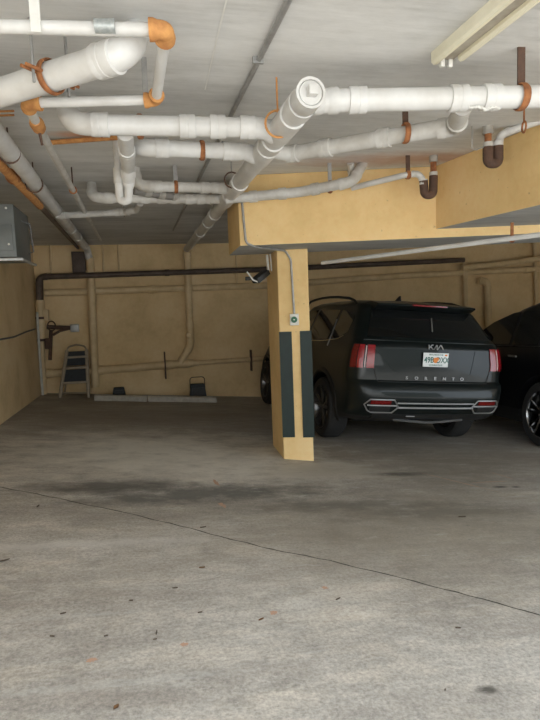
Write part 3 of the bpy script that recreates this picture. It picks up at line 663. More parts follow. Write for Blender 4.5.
MB().sweep([PY(53, 335, Yp - .03), PY(60, 331, Yp - .03), PY(68, 329, Yp - .03)], .02, 10).build('side_pipe', 'rust_dark', root)
tag(MB().box((-.07, -.07, -.065), (.07, 0, .065), Matrix.Translation(PY(75, 328, WALL - .01))).build('junction_box', 'galv', bevel=.006), 'small square grey box on the wall above the step ladder', 'junction box')
tag(MB().sweep([PX(-12, 342, LW + .012), PX(0, 339.5, LW + .012), PX(14, 337, LW + .012), PX(26, 332, LW + .012), PX(35, 329, LW + .012)], .012, 8).build('wall_cable', 'cable'), 'drooping dark cable along the left wall', 'cable')
tag(MB().sweep([PY(37, 312, Yp - .16), PY(39, 345, Yp - .17), PY(41.5, 380, Yp - .17), PY(43, 397, Yp - .17)], .02, 8).build('hose', 'pvc2'), 'pale thin hose hanging in the back left corner', 'hose')

# ================================================================== STEP LADDER
Ys = 9.62
LB = V((PF(62, 395.5).x, Ys, 0)); RB = V((PF(90, 396).x, Ys, 0))
for q in (LB, RB): q.z = fz(q.x, q.y)
LT = PY(67, 350, Ys + .22); RT = PY(86.5, 350, Ys + .22)
LT.z = RT.z = (LT.z + RT.z) / 2
root = empty('step_ladder', (LB + RB) / 2, 'small folding step ladder with black treads against the back wall', 'step ladder')
for (a, b_) in ((LB, LT), (RB, RT)): MB().sweep([a, b_], .018, 8, sx=1.6, sy=.9).build('leg', 'ladder', root)
for (a, b_, s_) in ((LB, LT, 1), (RB, RT, -1)):
    bb_ = V((a.x + .03 * s_, a.y + .38, fz(a.x + .03 * s_, a.y + .38))); MB().sweep([bb_, b_ + V((0, .02, -.05))], .014, 8).build('leg', 'ladder', root)
hp = [LT, LT + V((.03, 0, .06)), (LT + RT) / 2 + V((0, 0, .09)), RT + V((-.03, 0, .06)), RT]
MB().sweep(fillet(hp, .08)[0], .014, 10).build('handle', 'ladder', root)
for (t, th, mat) in ((.30, .02, 'mat_black'), (.62, .02, 'mat_black'), (.85, .02, 'mat_black')):
    a = LB.lerp(LT, t); b_ = RB.lerp(RT, t)
    MB().box((a.x, a.y - .02, a.z - .02), (b_.x, a.y + .13, a.z + .015)).build('tread', 'ladder', root, bevel=.004)
for (t0, t1_) in ((.32, .58), (.66, .97)):
    a = LB.lerp(LT, t0); b_ = RB.lerp(RT, t1_); c_ = LB.lerp(LT, t1_)
    MB().prism([V((a.x + .02, a.y + .02, a.z)), V((RB.lerp(RT, t0).x - .02, a.y + .02, a.z)), V((RB.lerp(RT, t0).x - .02, a.y + .035, a.z)), V((a.x + .02, a.y + .035, a.z))],
               [V((c_.x + .02, c_.y + .02, c_.z)), V((b_.x - .02, c_.y + .02, c_.z)), V((b_.x - .02, c_.y + .035, c_.z)), V((c_.x + .02, c_.y + .035, c_.z))]).build('back_panel', 'mat_black', root, smooth=False)
a = LB.lerp(LT, .10); b_ = RB.lerp(RT, .10); MB().cyl(a, b_, .013, n=8).build('cross_bar', 'ladder', root)

# ================================================================== PARKING STOPS, BOXES
def stop(pa, pb, label):
    a = PF(*pa); b_ = PF(*pb); Y = 9.38
    a = V((a.x, Y, fz(a.x, Y))); b_ = V((b_.x, Y, fz(b_.x, Y)))
    prof = [(-.09, 0), (.09, 0), (.09, .05), (.065, .085), (-.065, .085), (-.09, .05)]
    mb = MB().prism([a + V((0, y, z)) for y, z in prof], [b_ + V((0, y, z)) for y, z in prof])
    return tag(mb.build('parking_stop', 'kerb', smooth=False, bevel=.006), label, 'parking stop')
stop((94, 401.5), (147, 402), 'low concrete parking stop nearer the step ladder')
stop((148, 402), (217, 403), 'low concrete parking stop nearer the column')
def workbox(px0, px1, y0, y1, label, handle):
    Y = 9.72; xa = PY(px0, y1, Y).x; xb = PY(px1, y1, Y).x; zb = fz((xa + xb) / 2, Y); h = PY(px0, y0, Y).z - PY(px0, y1, Y).z
    root = MB().prism([V((xa, Y, zb)), V((xb, Y, zb)), V((xb, Y + .18, zb)), V((xa, Y + .18, zb))], [V((xa + .03, Y + .03, zb + h)), V((xb - .03, Y + .03, zb + h)), V((xb - .03, Y + .15, zb + h)), V((xa + .03, Y + .15, zb + h))]).build('portable_box', 'mat_black', bevel=.012)
    tag(root, label, 'box')
    if handle:
        MB().sweep(fillet([V((xa + .02, Y + .09, zb + h * .7)), V((xa + .02, Y + .09, zb + h + .12)), V((xb - .02, Y + .09, zb + h + .12)), V((xb - .02, Y + .09, zb + h * .7))], .06)[0], .008, 8).build('handle', 'iron_dark', root)
    MB().box((xa + .05, Y - .004, zb + .05), (xb - .05, Y + .03, zb + h * .75)).build('front_plate', 'black', root, smooth=False)
workbox(112, 126, 387, 396.5, 'low black box behind the parking stop nearer the ladder', False)
workbox(190, 207, 382.5, 397, 'black box with a wire handle against the back wall', True)

# ================================================================== VEHICLES
def lerp_tab(tab, z):
    if z <= tab[0][0]: return tab[0][1]
    for i in range(len(tab) - 1):
        if z <= tab[i + 1][0]:
            t = (z - tab[i][0]) / (tab[i + 1][0] - tab[i][0]); return tab[i][1] * (1 - t) + tab[i + 1][1] * t
    return tab[-1][1]
class Body:
    def __init__(s, W, YR, YF, RC, CR=.07, taper=.05, zmax=1.7):
        s.Wt, s.YRt, s.YFt, s.RCt, s.CR, s.tp, s.zmax = W, YR, YF, RC, CR, taper, zmax
    def w(s, z): return lerp_tab(s.Wt, z)
    def yr(s, z): return lerp_tab(s.YRt, z)
    def yf(s, z): return lerp_tab(s.YFt, z)
    def rc(s, z): return lerp_tab(s.RCt, z)
    def T(s, y): return 1 - s.tp * max(0, (y - 2.2) / 2.4) ** 2
    def side(s, y, z, sg=1): return V((sg * s.w(z) * s.T(y), y, z))
    def rear(s, x, z):
        w, rc, yr = s.w(z), s.rc(z), s.yr(z); ax = abs(x)
        y = yr + s.CR * (ax / w) ** 2
        if ax > w - rc:
            k = min((ax - (w - rc)) / rc, 1); y += rc * (1 - math.sqrt(max(0, 1 - k * k)))
        return V((x, y, z))
    def per(s, u, z, sg=1):
        """u: 0-1 along the rear face, 1-2 round the corner, 2-3 along the side, 3-4 front corner, 4-5 front face"""
        w, rc, yr, yf = s.w(z), s.rc(z), s.yr(z), s.yf(z); rf = min(.35, w * .5)
        if u <= 1: return s.rear(sg * u * (w - rc), z)
        if u <= 2:
            a = (u - 1) * PI / 2; return s.rear(sg * ((w - rc) + rc * math.sin(a)), z) if a < 1.2 else V((sg * ((w - rc) + rc * math.sin(a)), yr + s.CR * (((w - rc) + rc * math.sin(a)) / w) ** 2 + rc * (1 - math.cos(a)), z))
        y0 = yr + s.CR + rc; y1 = yf - rf
        if u <= 3:
            y = y0 + (y1 - y0) * (u - 2); return V((sg * w * s.T(y), y, z))
        wf = w * s.T(y1)
        if u <= 4:
            a = (u - 3) * PI / 2; return V((sg * (wf - rf + rf * math.cos(a)), y1 + rf * math.sin(a), z))
        return V((sg * (wf - rf) * (5 - u), yf, z))
    def mesh(s, zs, nu=(8, 7, 30, 6, 6)):
        us = []
        for i, n in enumerate(nu): us += [i + k / n for k in range(n)]
        us.append(5.0)
        vs = []; fs = []
        for z in zs:
            row = [s.per(u, z, 1) for u in us] + [s.per(u, z, -1) for u in reversed(us[1:-1])]
            vs += row; n = len(row)
        for i in range(len(zs) - 1):
            for k in range(n):
                fs.append((i * n + k, i * n + (k + 1) % n, (i + 1) * n + (k + 1) % n, (i + 1) * n + k))
        fs.append(tuple(range(n))[::-1]); fs.append(tuple((len(zs) - 1) * n + k for k in range(n)))
        return MB().add(vs, fs)
def patch_mesh(fn, us, zs, off, thick=.006):
    """thin shell over surface fn(u, z), pushed outwards; both faces built"""
    pts = [[fn(u, z) for u in us] for z in zs]; nu = len(us); nz = len(zs)
    nr = [[None] * nu for _ in zs]
    for i in range(nz):
        for j in range(nu):
            a = pts[i][min(j + 1, nu - 1)] - pts[i][max(j - 1, 0)]; b = pts[min(i + 1, nz - 1)][j] - pts[max(i - 1, 0)][j]
            n = a.cross(b); n.normalize()
            nr[i][j] = n
    c = sum((p for r in pts for p in r), V()) / (nu * nz)
    nm = nr[nz // 2][nu // 2]
    if nm.dot(V((c.x, c.y - 2.3, 0))) < 0: nr = [[-n for n in r] for r in nr]
    outer = [pts[i][j] + nr[i][j] * off for i in range(nz) for j in range(nu)]
    inner = [pts[i][j] + nr[i][j] * (off - thick) for i in range(nz) for j in range(nu)]
    N = nu * nz; fs = []
    for i in range(nz - 1):
        for j in range(nu - 1):
            a = i * nu + j; fs.append((a, a + 1, a + nu + 1, a + nu)); fs.append((N + a, N + a + nu, N + a + nu + 1, N + a + 1))
    for j in range(nu - 1):
        fs.append((j, N + j, N + j + 1, j + 1)); a = (nz - 1) * nu + j; fs.append((a, a + 1, N + a + 1, N + a))
    for i in range(nz - 1):
        a = i * nu; fs.append((a, a + nu, N + a + nu, N + a)); a = i * nu + nu - 1; fs.append((a, N + a, N + a + nu, a + nu))
    return MB().add(outer + inner, fs)
def lin(a, b, n): return [a + (b - a) * k / (n - 1) for k in range(n)]
def win(body, outline_lo, outline_hi, y0, y1, sg, off=.004, n=14, m=8):
    """side window between two height curves z(y)"""
    ys = lin(y0, y1, n)
    def fn(u, t):
        z = lerp_tab(outline_lo, u) * (1 - t) + lerp_tab(outline_hi, u) * t
        return body.side(u, z, sg)
    return patch_mesh(fn, ys, lin(0, 1, m), off)

def wheel(root, c, sg, R=.37, wd=.225, rimmat='rim', spokes=5, steer=0):
    ax = V((sg * math.cos(steer), math.sin(steer) * sg, 0)); c = V(c)
    e = empty_child('wheel', root)
    h = wd / 2
    MB().lathe([(R * .66, -h * .8), (R * .70, -h), (R * .92, -h), (R * .985, -h * .75), (R, -h * .4), (R, h * .4), (R * .985, h * .75), (R * .92, h), (R * .70, h), (R * .66, h * .8), (R * .64, 0), (R * .66, -h * .8)], c, ax, 48).build('tyre', 'tyre', e, local=True)
    mb = MB().lathe([(R * .70, h * .93), (R * .685, h * .98), (R * .655, h * .80), (R * .63, .0), (R * .63, -h * .8)], c, ax, 40)
    mb.build('rim', rimmat, e, local=True)
    mb = MB().lathe([(0, h * .72), (R * .10, h * .72), (R * .14, h * .6), (R * .14, h * .2)], c, ax, 20)
    a = V((0, 0, 1)); b = ax.cross(a)
    for k in range(spokes):
        for s_ in (-1, 1):
            t0 = 2 * PI * k / spokes + s_ * .10; t1_ = 2 * PI * k / spokes + s_ * .24
            p0 = c + ax * (h * .62) + (a * math.cos(t0) + b * math.sin(t0)) * R * .10
            p1 = c + ax * (h * .78) + (a * math.cos(t1_) + b * math.sin(t1_)) * R * .665
            mb.sweep([p0, p1], [R * .055, R * .045], 6)
    mb.build('spokes', rimmat, e, local=True)
    MB().lathe([(0, h * .1), (R * .42, h * .1), (R * .42, -h * .3), (0, -h * .3)], c, ax, 24).build('brake_disc', 'satin', e, local=True)
    return e
def empty_child(name, root):
    o = bpy.data.objects.new(name, None); COL.objects.link(o); o.parent = root; o['_o'] = (0, 0, 0); return o
def cut_arches(obj, cutters):
    for (c, r, x0, x1) in cutters:
        cm_ = MB().sweep([V((x0, c[0], c[1])), V((x1, c[0], c[1]))], r, 40)
        me = bpy.data.meshes.new('tmp'); me.from_pydata(cm_.v, [], cm_.f)
        bm = bmesh.new(); bm.from_mesh(me); bmesh.ops.recalc_face_normals(bm, faces=bm.faces); bm.to_mesh(me); bm.free()
        co_ = bpy.data.objects.new('tmp', me); COL.objects.link(co_); co_.parent = obj.parent
        md_ = obj.modifiers.new('b', 'BOOLEAN'); md_.operation = 'DIFFERENCE'; md_.object = co_; md_.solver = 'EXACT'
        bpy.context.view_layer.update()
        dg_ = bpy.context.evaluated_depsgraph_get()
        nm = bpy.data.meshes.new_from_object(obj.evaluated_get(dg_)); obj.modifiers.clear(); old = obj.data; obj.data = nm
        bpy.data.objects.remove(co_); bpy.data.meshes.remove(me); bpy.data.meshes.remove(old)
    obj.data.shade_smooth(); obj.data.set_sharp_from_angle(angle=math.radians(35))
def split_low(obj, zcut, name, mat, parent):
    """faces below zcut become their own part"""
    bm = bmesh.new(); bm.from_mesh(obj.data)
    bmesh.ops.bisect_plane(bm, geom=bm.verts[:] + bm.edges[:] + bm.faces[:], plane_co=(0, 0, zcut), plane_no=(0, 0, 1))
    bm2 = bm.copy()
    bmesh.ops.delete(bm, geom=[f for f in bm.faces if f.calc_center_median().z < zcut], context='FACES')
    bmesh.ops.delete(bm2, geom=[f for f in bm2.faces if f.calc_center_median().z >= zcut], context='FACES')
    bm.to_mesh(obj.data); me = bpy.data.meshes.new(name); bm2.to_mesh(me); bm.free(); bm2.free()
    me.materials.append(M[mat]); me.shade_smooth(); me.set_sharp_from_angle(angle=math.radians(35))
    o = bpy.data.objects.new(name, me); COL.objects.link(o); o.parent = parent; o['_o'] = (0, 0, 0); return o
def text_mb(txt, size, mtx, name, mat, parent, extr=.002, bold=0, sx=1, space=1):
    cu = bpy.data.curves.new('t', 'FONT'); cu.body = txt; cu.size = size; cu.extrude = extr; cu.offset = bold; cu.align_x = 'CENTER'; cu.align_y = 'CENTER'; cu.space_character = space
    cu.resolution_u = 3
    to = bpy.data.objects.new('t', cu); COL.objects.link(to); bpy.context.view_layer.update()
    me = bpy.data.meshes.new_from_object(to.evaluated_get(bpy.context.evaluated_depsgraph_get())); bpy.data.objects.remove(to); bpy.data.curves.remove(cu)
    me.transform(mtx @ Matrix.Diagonal((sx, 1, 1, 1))); me.materials.clear(); me.materials.append(M[mat]); me.name = name
    o = bpy.data.objects.new(name, me); COL.objects.link(o); o.parent = parent; o['_o'] = (0, 0, 0); return o

def car_frame(name, origin_xy, yaw, label, cat='car'):
    x, y = origin_xy
    root = empty(name, (x, y, fz(x, y)), label, cat)
    zc = FN.normalized(); yc = V((math.sin(-yaw) * 1.0, math.cos(yaw), 0)); yc = (yc - zc * yc.dot(zc)).normalized(); xc = yc.cross(zc)
    root.rotation_mode = 'QUATERNION'
    root.rotation_quaternion = Matrix((xc, yc, zc)).transposed().to_quaternion()
    return root

# ---- the black SUV seen from behind
suv = Body(W=[(.20, .80), (.30, .90), (.42, .93), (.62, .94), (.80, .95), (.98, .945), (1.10, .925), (1.18, .895), (1.26, .86), (1.55, .735), (1.62, .70), (1.66, .64), (1.69, .52), (1.705, .36)],
           YR=[(.20, 1.0), (.30, .60), (.34, .24), (.40, .10), (.48, .04), (.60, .0), (.70, .01), (.76, .035), (.80, .085), (1.00, .085), (1.16, .10), (1.20, .12), (1.24, .165), (1.55, .38), (1.62, .46), (1.66, .60), (1.69, .95), (1.705, 1.3)],
           YF=[(.20, 4.15), (.30, 4.30), (.60, 4.42), (.85, 4.36), (.98, 4.15), (1.06, 3.75), (1.12, 3.50), (1.20, 3.34), (1.55, 2.68), (1.62, 2.52), (1.66, 2.35), (1.69, 2.1), (1.705, 1.8)],
           RC=[(.20, .25), (.6, .24), (.8, .17), (1.1, .15), (1.2, .12), (1.55, .14), (1.705, .15)], CR=.075)
car = car_frame('car', (3.00, 5.41), 0.024, 'large black SUV parked nose in behind the yellow column')
zs = [.20, .25, .30, .32, .34, .37, .42, .48, .54, .60, .65, .70, .73, .76, .78, .80, .85, .90, .95, .98, 1.02, 1.06, 1.09, 1.12, 1.14, 1.16, 1.18, 1.20, 1.24, 1.29, 1.34, 1.41, 1.48, 1.55, 1.59, 1.62, 1.64, 1.66, 1.675, 1.69, 1.705]
body = suv.mesh(zs).build('body', 'paint', car, local=True)
RWY, FWY = 1.05, 3.87
cut_arches(body, [((RWY, .375), .445, .60, 1.2), ((RWY, .375), .445, -1.2, -.60), ((FWY, .375), .445, .55, 1.2), ((FWY, .375), .445, -1.2, -.55)])
split_low(body, .40, 'lower_cladding', 'clad', car)
for sg in (-1, 1):
    for (y, st) in ((RWY, 0), (FWY, 0)):
        wheel(car, (sg * .842, y, .37), sg, wd=.235, steer=st)
        # arch lip
        mb = MB(); pts = []
        for k in range(25):
            a = math.radians(-12 + 204 * k / 24); yy = y + math.cos(a) * .455; zz = .375 + math.sin(a) * .455
            pts.append(suv.side(yy, max(zz, .21), sg) + V((sg * .006, 0, 0)))
        mb.sweep(pts, .028, 8, sx=.5, sy=1.1).build('arch_trim', 'clad', car, local=True)
    # side windows
    lo = [(.45, 1.33), (.75, 1.23), (1.2, 1.19), (3.3, 1.12)]; hi = [(.45, 1.36), (.62, 1.50), (1.0, 1.555), (1.8, 1.575), (2.5, 1.55), (2.9, 1.40), (3.3, 1.14)]
    for (a, b) in ((.56, 1.02), (1.10, 1.86), (1.93, 3.15)):
        win(suv, lo, hi, a, b, sg).build('side_window', 'glass', car, local=True)
    # chrome belt line and quarter fin
    mb = MB().sweep([suv.side(y, lerp_tab(lo, y) - .018, sg) + V((sg * .006, 0, 0)) for y in lin(.62, 3.2, 20)], .008, 6); mb.build('belt_trim', 'chrome', car, local=True)
    mb = MB().sweep([suv.side(y, z, sg) + V((sg * .008, 0, 0)) for y, z in ((1.00, 1.12), (1.02, 1.28), (1.05, 1.38), (1.07, 1.44))], .009, 6); mb.build('pillar_trim', 'satin', car, local=True)
    # roof rail
    rr = [V((sg * (.695 if k not in (0, 9) else .68), y, z)) for k, (y, z) in enumerate([(.70, 1.60), (.78, 1.665), (.95, 1.70), (1.3, 1.725), (1.6, 1.735), (1.9, 1.735), (2.2, 1.72), (2.4, 1.70), (2.5, 1.665), (2.55, 1.62)])]
    MB().sweep(rr, .016, 8).build('roof_rail', 'clad', car, local=True)
    # tail lamp: two vertical bars
    for (u0, u1, rm) in ((.905, 1.03, 'red'), (1.16, 1.40, 'red'), (1.44, 1.70, 'red_dark')):
        patch_mesh(lambda u, z: suv.per(u, z, sg), lin(u0, u1, 7), lin(.925, 1.17, 8), .012, .03).build('tail_lamp', rm, car, local=True)
    patch_mesh(lambda u, z: suv.per(u, z, sg), lin(1.075, 1.11, 3), lin(.93, 1.16, 5), .014, .03).build('lamp_divider', 'clear_lens', car, local=True)
    # creases
    # bumper corner trim
    def bp(x, z, o=.012): p = suv.rear(x, z); return p + V((sg * .2 * o, -o, 0))
    xs = lambda a, b, n: lin(a, b, n)
    ring = [(x, .60) for x in xs(.50, .76, 8)] + [(.81, .54), (.77, .475)] + [(x, .455) for x in xs(.73, .50, 6)] + [(.44, .52)]
    MB().sweep([bp(sg * x, z, .014) for x, z in ring], .008, 6, closed=True).build('exhaust_trim', 'satin', car, local=True)
    patch_mesh(lambda x, z: suv.rear(sg * x, z), lin(.53, .75, 8), lin(.55, .59, 3), .010, .02).build('reflector', 'red_dark', car, local=True)
    patch_mesh(lambda x, z: suv.rear(sg * x, z), lin(.53, .75, 8), lin(.47, .52, 3), .006, .02).build('exhaust_insert', 'clad', car, local=True)
    MB().sweep([bp(sg * x, .535, .012) for x in xs(.46, .78, 8)], .009, 6).build('trim_strip', 'satin', car, local=True)
    # door handles and mirror
    for y in (1.75, 2.75):
        MB().sweep([suv.side(y - .1, 1.02, sg) + V((sg * .01, 0, 0)), suv.side(y - .08, 1.02, sg) + V((sg * .035, 0, 0)), suv.side(y + .08, 1.02, sg) + V((sg * .035, 0, 0)), suv.side(y + .1, 1.02, sg) + V((sg * .01, 0, 0))], .013, 8).build('door_handle', 'satin', car, local=True)
    MB().lathe([(0, -.10), (.05, -.09), (.075, -.03), (.08, .04), (.06, .09), (0, .11)], V((sg * .97, 2.72, 1.16)), (sg, .25, 0), 16).build('side_mirror', 'paint', car, local=True)
# centre trim strips
for (z0, mat_, r) in ((.565, 'satin', .009), (.515, 'satin', .011)):
    MB().sweep([suv.rear(x, z0 - .0) + V((0, -.010, 0)) for x in lin(-.46, .46, 14)], r, 6).build('trim_strip', mat_, car, local=True)
# bumper lower black panel
patch_mesh(lambda x, z: suv.rear(x, z), lin(-.70, .70, 14), lin(.36, .44, 5), .006, .03).build('lower_bumper', 'clad', car, local=True)
MB().sweep([suv.rear(x, .37) + V((0, .0, -.04 * (1 - abs(x) / .5))) for x in lin(-.42, .42, 10)], .03, 8, sx=.5).build('skid_plate', 'satin', car, local=True)
# rear window & gate
patch_mesh(lambda t, z: suv.rear(t * (suv.w(z) - .105), z), lin(-1, 1, 17), lin(1.262, 1.56, 9), .006, .012).build('rear_window', 'glass', car, local=True)
# spoiler
mb = MB(); rows = []
for t in lin(-1, 1, 19):
    x = t * .61; c_ = .05 * t * t
    rows.append([V((x, .275 + c_, 1.612)), V((x, .28 + c_, 1.632)), V((x, .45 + c_, 1.668 - .012 * t * t)), V((x, .80, 1.694 - .05 * t * t)), V((x, .80, 1.60)), V((x, .40 + c_, 1.56))])
vs = [q for r_ in rows for q in r_]; fs = []
for i in range(len(rows) - 1):
    for k in range(6): fs.append((i * 6 + k, i * 6 + (k + 1) % 6, (i + 1) * 6 + (k + 1) % 6, (i + 1) * 6 + k))
fs += [tuple(range(6)), tuple((len(rows) - 1) * 6 + k for k in range(6))]
MB().add(vs, fs).build('spoiler', 'paint', car, local=True)
MB().sweep([V((x, .268 + .05 * (x / .61) ** 2, 1.622)) for x in lin(-.21, .21, 8)], .010, 6).build('brake_light', 'red', car, local=True)
# gate seams
for sg in (-1, 1):
    MB().sweep([suv.rear(sg * x, z) + V((0, -.001, 0)) for x, z in ((.735, 1.21), (.72, 1.0), (.70, .90), (.665, .79))], .004, 6).build('gate_seam', 'black', car, local=True)
    patch_mesh(lambda t, z: suv.rear(sg * (lerp_tab([(.88, .44), (1.14, .50)], z) + t * lerp_tab([(.88, .02), (1.14, .20)], z)), z), lin(0, 1, 4), lin(.88, 1.14, 5), .004, .01).build('gate_panel', 'paint', car, local=True)
MB().sweep([suv.rear(x, .785) + V((0, -.002, 0)) for x in lin(-.665, .665, 12)], .004, 6).build('gate_seam', 'black', car, local=True)
MB().sweep([suv.rear(x, 1.225) + V((0, -.004, 0)) for x in lin(-.80, .80, 16)], .008, 6, sx=.6).build('gate_ledge', 'paint', car, local=True)
MB().cyl(suv.rear(.05, 1.49) + V((0, -.02, 0)), suv.rear(.01, 1.34) + V((0, -.02, 0)), .006, n=6).build('wiper', 'rubber_grey', car, local=True)
# fin antenna
MB().prism([V((-.02, 1.0, 1.68)), V((.02, 1.0, 1.68)), V((.02, 1.16, 1.68)), V((-.02, 1.16, 1.68))], [V((-.004, .99, 1.765)), V((.004, .99, 1.765)), V((.004, 1.02, 1.765)), V((-.004, 1.02, 1.765))]).build('antenna', 'clad', car, local=True)
# plate
px_, pz_ = -.012, 1.035
pc = suv.rear(px_, pz_) + V((0, -.022, 0))
tilt = math.radians(2)
PM = Matrix.Translation(pc) @ Matrix.Rotation(PI / 2 + tilt, 4, 'X')      # local x right, y up, z towards the viewer
plate = MB().box((-.1525, -.076, -.006), (.1525, .076, 0), PM).build('licence_plate', 'plate', car, local=True, bevel=.003)
text_mb('49B', .088, PM @ Matrix.Translation((-.083, -.004, .001)), 'plate_lettering', 'plate_text', plate, .0008, .0016, .85)
text_mb('DXX', .088, PM @ Matrix.Translation((.083, -.004, .001)), 'plate_lettering', 'plate_text', plate, .0008, .0016, .80)
text_mb('MYFLORIDA.COM', .021, PM @ Matrix.Translation((0, .056, .001)), 'plate_lettering', 'plate_text', plate, .0005, .0003)
text_mb('SUNSHINE STATE', .021, PM @ Matrix.Translation((0, -.057, .001)), 'plate_lettering', 'plate_text', plate, .0005, .0003)
MB().lathe([(0, .003), (.026, .002), (.030, 0)], PM @ V((-.004, -.004, 0)), -(PM.to_3x3() @ V((0, 0, -1))), 20).build('plate_emblem', 'plate_orange', plate, local=True)
MB().lathe([(0, .003), (.018, .002), (.021, 0)], PM @ V((.018, .010, 0)), -(PM.to_3x3() @ V((0, 0, -1))), 16).build('plate_emblem', 'plate_orange', plate, local=True)
MB().box((.105, .045, .0), (.135, .062, .001), PM).build('plate_sticker', 'plate_orange', plate, local=True)
# emblem: slanted joined letters
EM = Matrix.Translation(suv.rear(.0, 1.172) + V((0, -.012, 0))) @ Matrix.Rotation(PI / 2 - .1, 4, 'X')
mb = MB()
def stroke(p): 
    mb.sweep([EM @ V((x, y, 0)) for x, y in p], .0062, 6)
stroke([(-.088, -.024), (-.088, .024)]); stroke([(-.084, -.010), (-.052, .024), (-.036, .024)]); stroke([(-.068, .004), (-.040, -.024), (-.028, -.024), (.006, .024), (.010, .024), (.010, -.024)])
stroke([(.010, -.024), (.016, -.024), (.052, .024), (.060, .024), (.086, -.024)])
mb.build('emblem', 'satin', car, local=True)
for i, ch in enumerate('SORENTO'):
    x = (i - 3) * .112
    text_mb(ch, .045, Matrix.Translation(suv.rear(x, .83) + V((0, -.008, 0))) @ Matrix.Rotation(PI / 2, 4, 'X'), 'model_lettering', 'satin', car, .002, .0012, 1.25)
# tow hook text stub
MB().sweep([suv.rear(x, .415) + V((0, -.012, 0)) for x in (-.32, -.22)], .007, 6).build('tow_cover', 'satin', car, local=True)

# ---- second black car at the right edge
s2 = Body(W=[(.20, .80), (.30, .88), (.60, .92), (.92, .92), (1.02, .89), (1.10, .85), (1.40, .74), (1.52, .68), (1.60, .60), (1.64, .42)],
          YR=[(.20, .40), (.40, .10), (.60, .0), (.9, .08), (1.05, .15), (1.10, .2), (1.40, .50), (1.52, .65), (1.60, .9), (1.64, 1.2)],
          YF=[(.20, 3.75), (.30, 3.9), (.60, 3.98), (.85, 3.9), (.96, 3.5), (1.02, 2.95), (1.10, 2.72), (1.40, 2.10), (1.52, 1.80), (1.60, 1.55), (1.64, 1.3)],
          RC=[(.20, .28), (.9, .24), (1.1, .2), (1.64, .18)], CR=.08, taper=.06, zmax=1.64)
wp = PF(535, 448)
car2 = car_frame('car', (wp.x + .98, wp.y - .78), 0.0, 'second black car cut off by the right edge beside the large SUV')
body2 = s2.mesh([.20, .30, .40, .50, .60, .70, .80, .86, .92, .96, 1.0, 1.02, 1.06, 1.10, 1.2, 1.3, 1.4, 1.46, 1.52, 1.56, 1.60, 1.62, 1.64]).build('body', 'paint2', car2, local=True)
cut_arches(body2, [((.84, .36), .425, .55, 1.2), ((.84, .36), .425, -1.2, -.55), ((3.30, .36), .425, .55, 1.2), ((3.30, .36), .425, -1.2, -.55)])
split_low(body2, .36, 'lower_cladding', 'clad', car2)
for sg in (-1, 1):
    for y in (.84, 3.30): wheel(car2, (sg * .79, y, .36), sg, R=.36, rimmat='rim2')
    lo = [(.5, 1.12), (2.6, 1.06)]; hi = [(.5, 1.25), (.8, 1.42), (1.2, 1.50), (1.7, 1.48), (2.1, 1.35), (2.6, 1.08)]
    for (a, b) in ((.60, .98), (1.04, 1.52), (1.58, 2.50)): win(s2, lo, hi, a, b, sg).build('side_window', 'glass', car2, local=True)
    MB().sweep([s2.side(y, lerp_tab(lo, y) - .02, sg) + V((sg * .006, 0, 0)) for y in lin(.55, 2.6, 16)], .007, 6).build('belt_trim', 'chrome', car2, local=True)
    MB().lathe([(0, -.09), (.05, -.08), (.07, 0), (.05, .08), (0, .10)], V((sg * 1.0, 2.45, 1.06)), (sg, .2, 0), 16).build('side_mirror', 'paint2', car2, local=True)
    patch_mesh(lambda u, z: s2.per(u, z, sg), lin(.8, 1.8, 9), lin(.80, .95, 5), .010, .03).build('tail_lamp', 'red', car2, local=True)
    for y in (1.4, 2.2): MB().sweep([s2.side(y - .08, .96, sg) + V((sg * .02, 0, 0)), s2.side(y + .08, .96, sg) + V((sg * .02, 0, 0))], .012, 8).build('door_handle', 'satin', car2, local=True)
patch_mesh(lambda t, z: s2.rear(t * (s2.w(z) - .10), z), lin(-1, 1, 11), lin(1.14, 1.50, 6), .006, .012).build('rear_window', 'glass', car2, local=True)

# ================================================================== DEBRIS AND MARKS
def leaf(px, py, L, ang, label, mat='leaf2', wd=.35):
    L *= .8; p = PF(px, py); n = 7; vs = []; fs = []
    for i in range(n):
        t = i / (n - 1); ww = math.sin(PI * t) ** .8 * L * wd * .5 + .0004; zc = .004 + .010 * (t - .4) ** 2 * L / .05
        for s_ in (-1, 0, 1): vs.append(V((L * (t - .5), s_ * ww, zc + (.004 if s_ else 0) + .002)))
    for i in range(n - 1):
        for k in range(2): fs.append((i * 3 + k, i * 3 + k + 1, i * 3 + k + 4, i * 3 + k + 3))
    off = len(vs); vs += [v - V((0, 0, .0012)) for v in vs]
    fs += [tuple(q + off for q in f)[::-1] for f in list(fs)]
    R_ = Matrix.Translation(p - V((0, 0, .002))) @ FR4 @ Matrix.Rotation(ang, 4, 'Z')
    o = MB().add([R_ @ v for v in vs], fs).build('fallen_leaf', mat); return tag(o, label, 'leaf', 'dry leaves scattered on the floor')
leaf(116, 708.5, .032, .9, 'curled tan leaf lowest in the left foreground', 'leaf', .6)
leaf(52, 637.5, .026, -.3, 'small dark leaf left of the upper orange paint blot')
leaf(106, 637, .022, .2, 'tiny dark leaf directly left of the foreground stem')
leaf(63, 614.5, .032, .3, 'slender dark leaf at far left in the middle foreground')
leaf(131, 601.5, .022, -.2, 'tiny dark leaf above the leaf pair in the left foreground')
leaf(175, 589, .034, .0, 'narrow brown leaf in the foreground left of centre')
leaf(200, 613.5, .026, .1, 'short dark leaf near the centre of the foreground')
leaf(261, 620.5, .036, .5, 'brown leaf by the middle of the foreground', 'leaf')
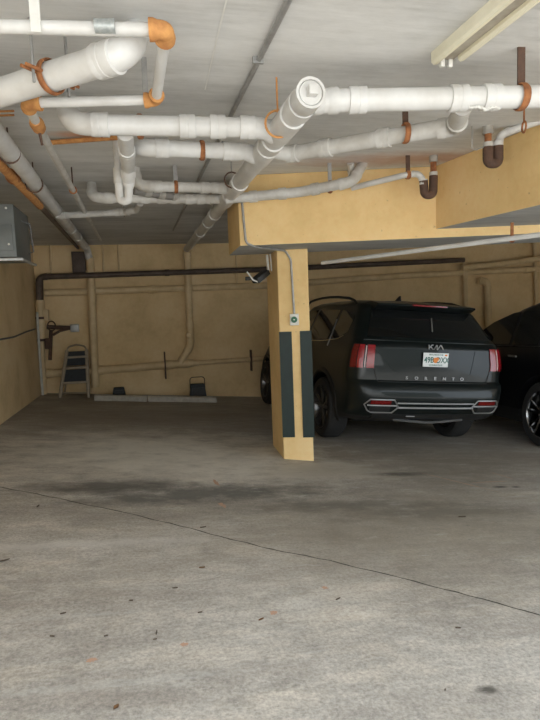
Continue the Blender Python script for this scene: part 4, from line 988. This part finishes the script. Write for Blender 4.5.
leaf(202, 568.5, .04, .0, 'reddish brown leaf just below the floor crack', 'leaf')
leaf(156.5, 634, .045, 1.45, 'thin upright twig like leaf in the left foreground', wd=.15)
leaf(4, 561.5, .07, .4, 'long dark leaf at the left edge of the floor', wd=.2)
leaf(338, 600, .04, .45, 'slim dark leaf right of the centre foreground', wd=.25)
leaf(445, 691.5, .018, .9, 'tiny brown leaf left of the round dark spot')
leaf(458, 629, .03, -.4, 'small leaf below the crack at right')
leaf(155, 640.5, .02, .2, 'tiny leaf touching the twig in the left foreground')
leaf(38, 507, .05, 1.3, 'dark leaf below the crack at far left')
leaf(203, 528, .05, .2, 'small leaf sitting on the crack left of the column')
leaf(462, 517.5, .07, -.1, 'pale edged leaf on the floor right of the column')
def mark(px, py, rx, ry, ang, label, n=14):
    p = PF(px, py); R_ = Matrix.Translation(p) @ FR4 @ Matrix.Rotation(ang, 4, 'Z')
    vs = [V((0, 0, .001))]
    for k in range(n * 2):
        a = PI * k / n; r_ = 1 + random.uniform(-.35, .3); vs.append(V((math.cos(a) * rx * r_, math.sin(a) * ry * r_, .001)))
    fs = [(0, 1 + k, 1 + (k + 1) % (2 * n)) for k in range(2 * n)]
    return tag(MB().add([R_ @ v for v in vs], fs).build('paint_mark', 'orange_paint', smooth=False), label, 'paint mark')
mark(92, 660, .022, .016, 0, 'larger faded orange blot in the left foreground')
mark(184.5, 644.5, .017, .014, 0, 'smaller faded orange blot near the twig in the foreground')
mark(274, 613, .018, .018, 0, 'faded orange blot in the centre foreground')
mark(325, 588, .016, .016, 0, 'faint orange blot just below the crack right of centre')
mark(216, 483, .02, .09, .1, 'orange dash on the dark stain left of the column')
mark(222, 505, .02, .06, .3, 'lower short orange dash left of the column')
mark(458, 482, .008, .33, .55, 'slanting thin orange line in front of the large SUV')
mark(490, 482, .16, .008, .05, 'level thin orange line in front of the large SUV')
mark(503, 476, .008, .12, .3, 'short steep orange line near the two dark oil spots')

car2.scale = (1, 1, 1.12)
for o in COL.objects:
    if '_o' in o: del o['_o']
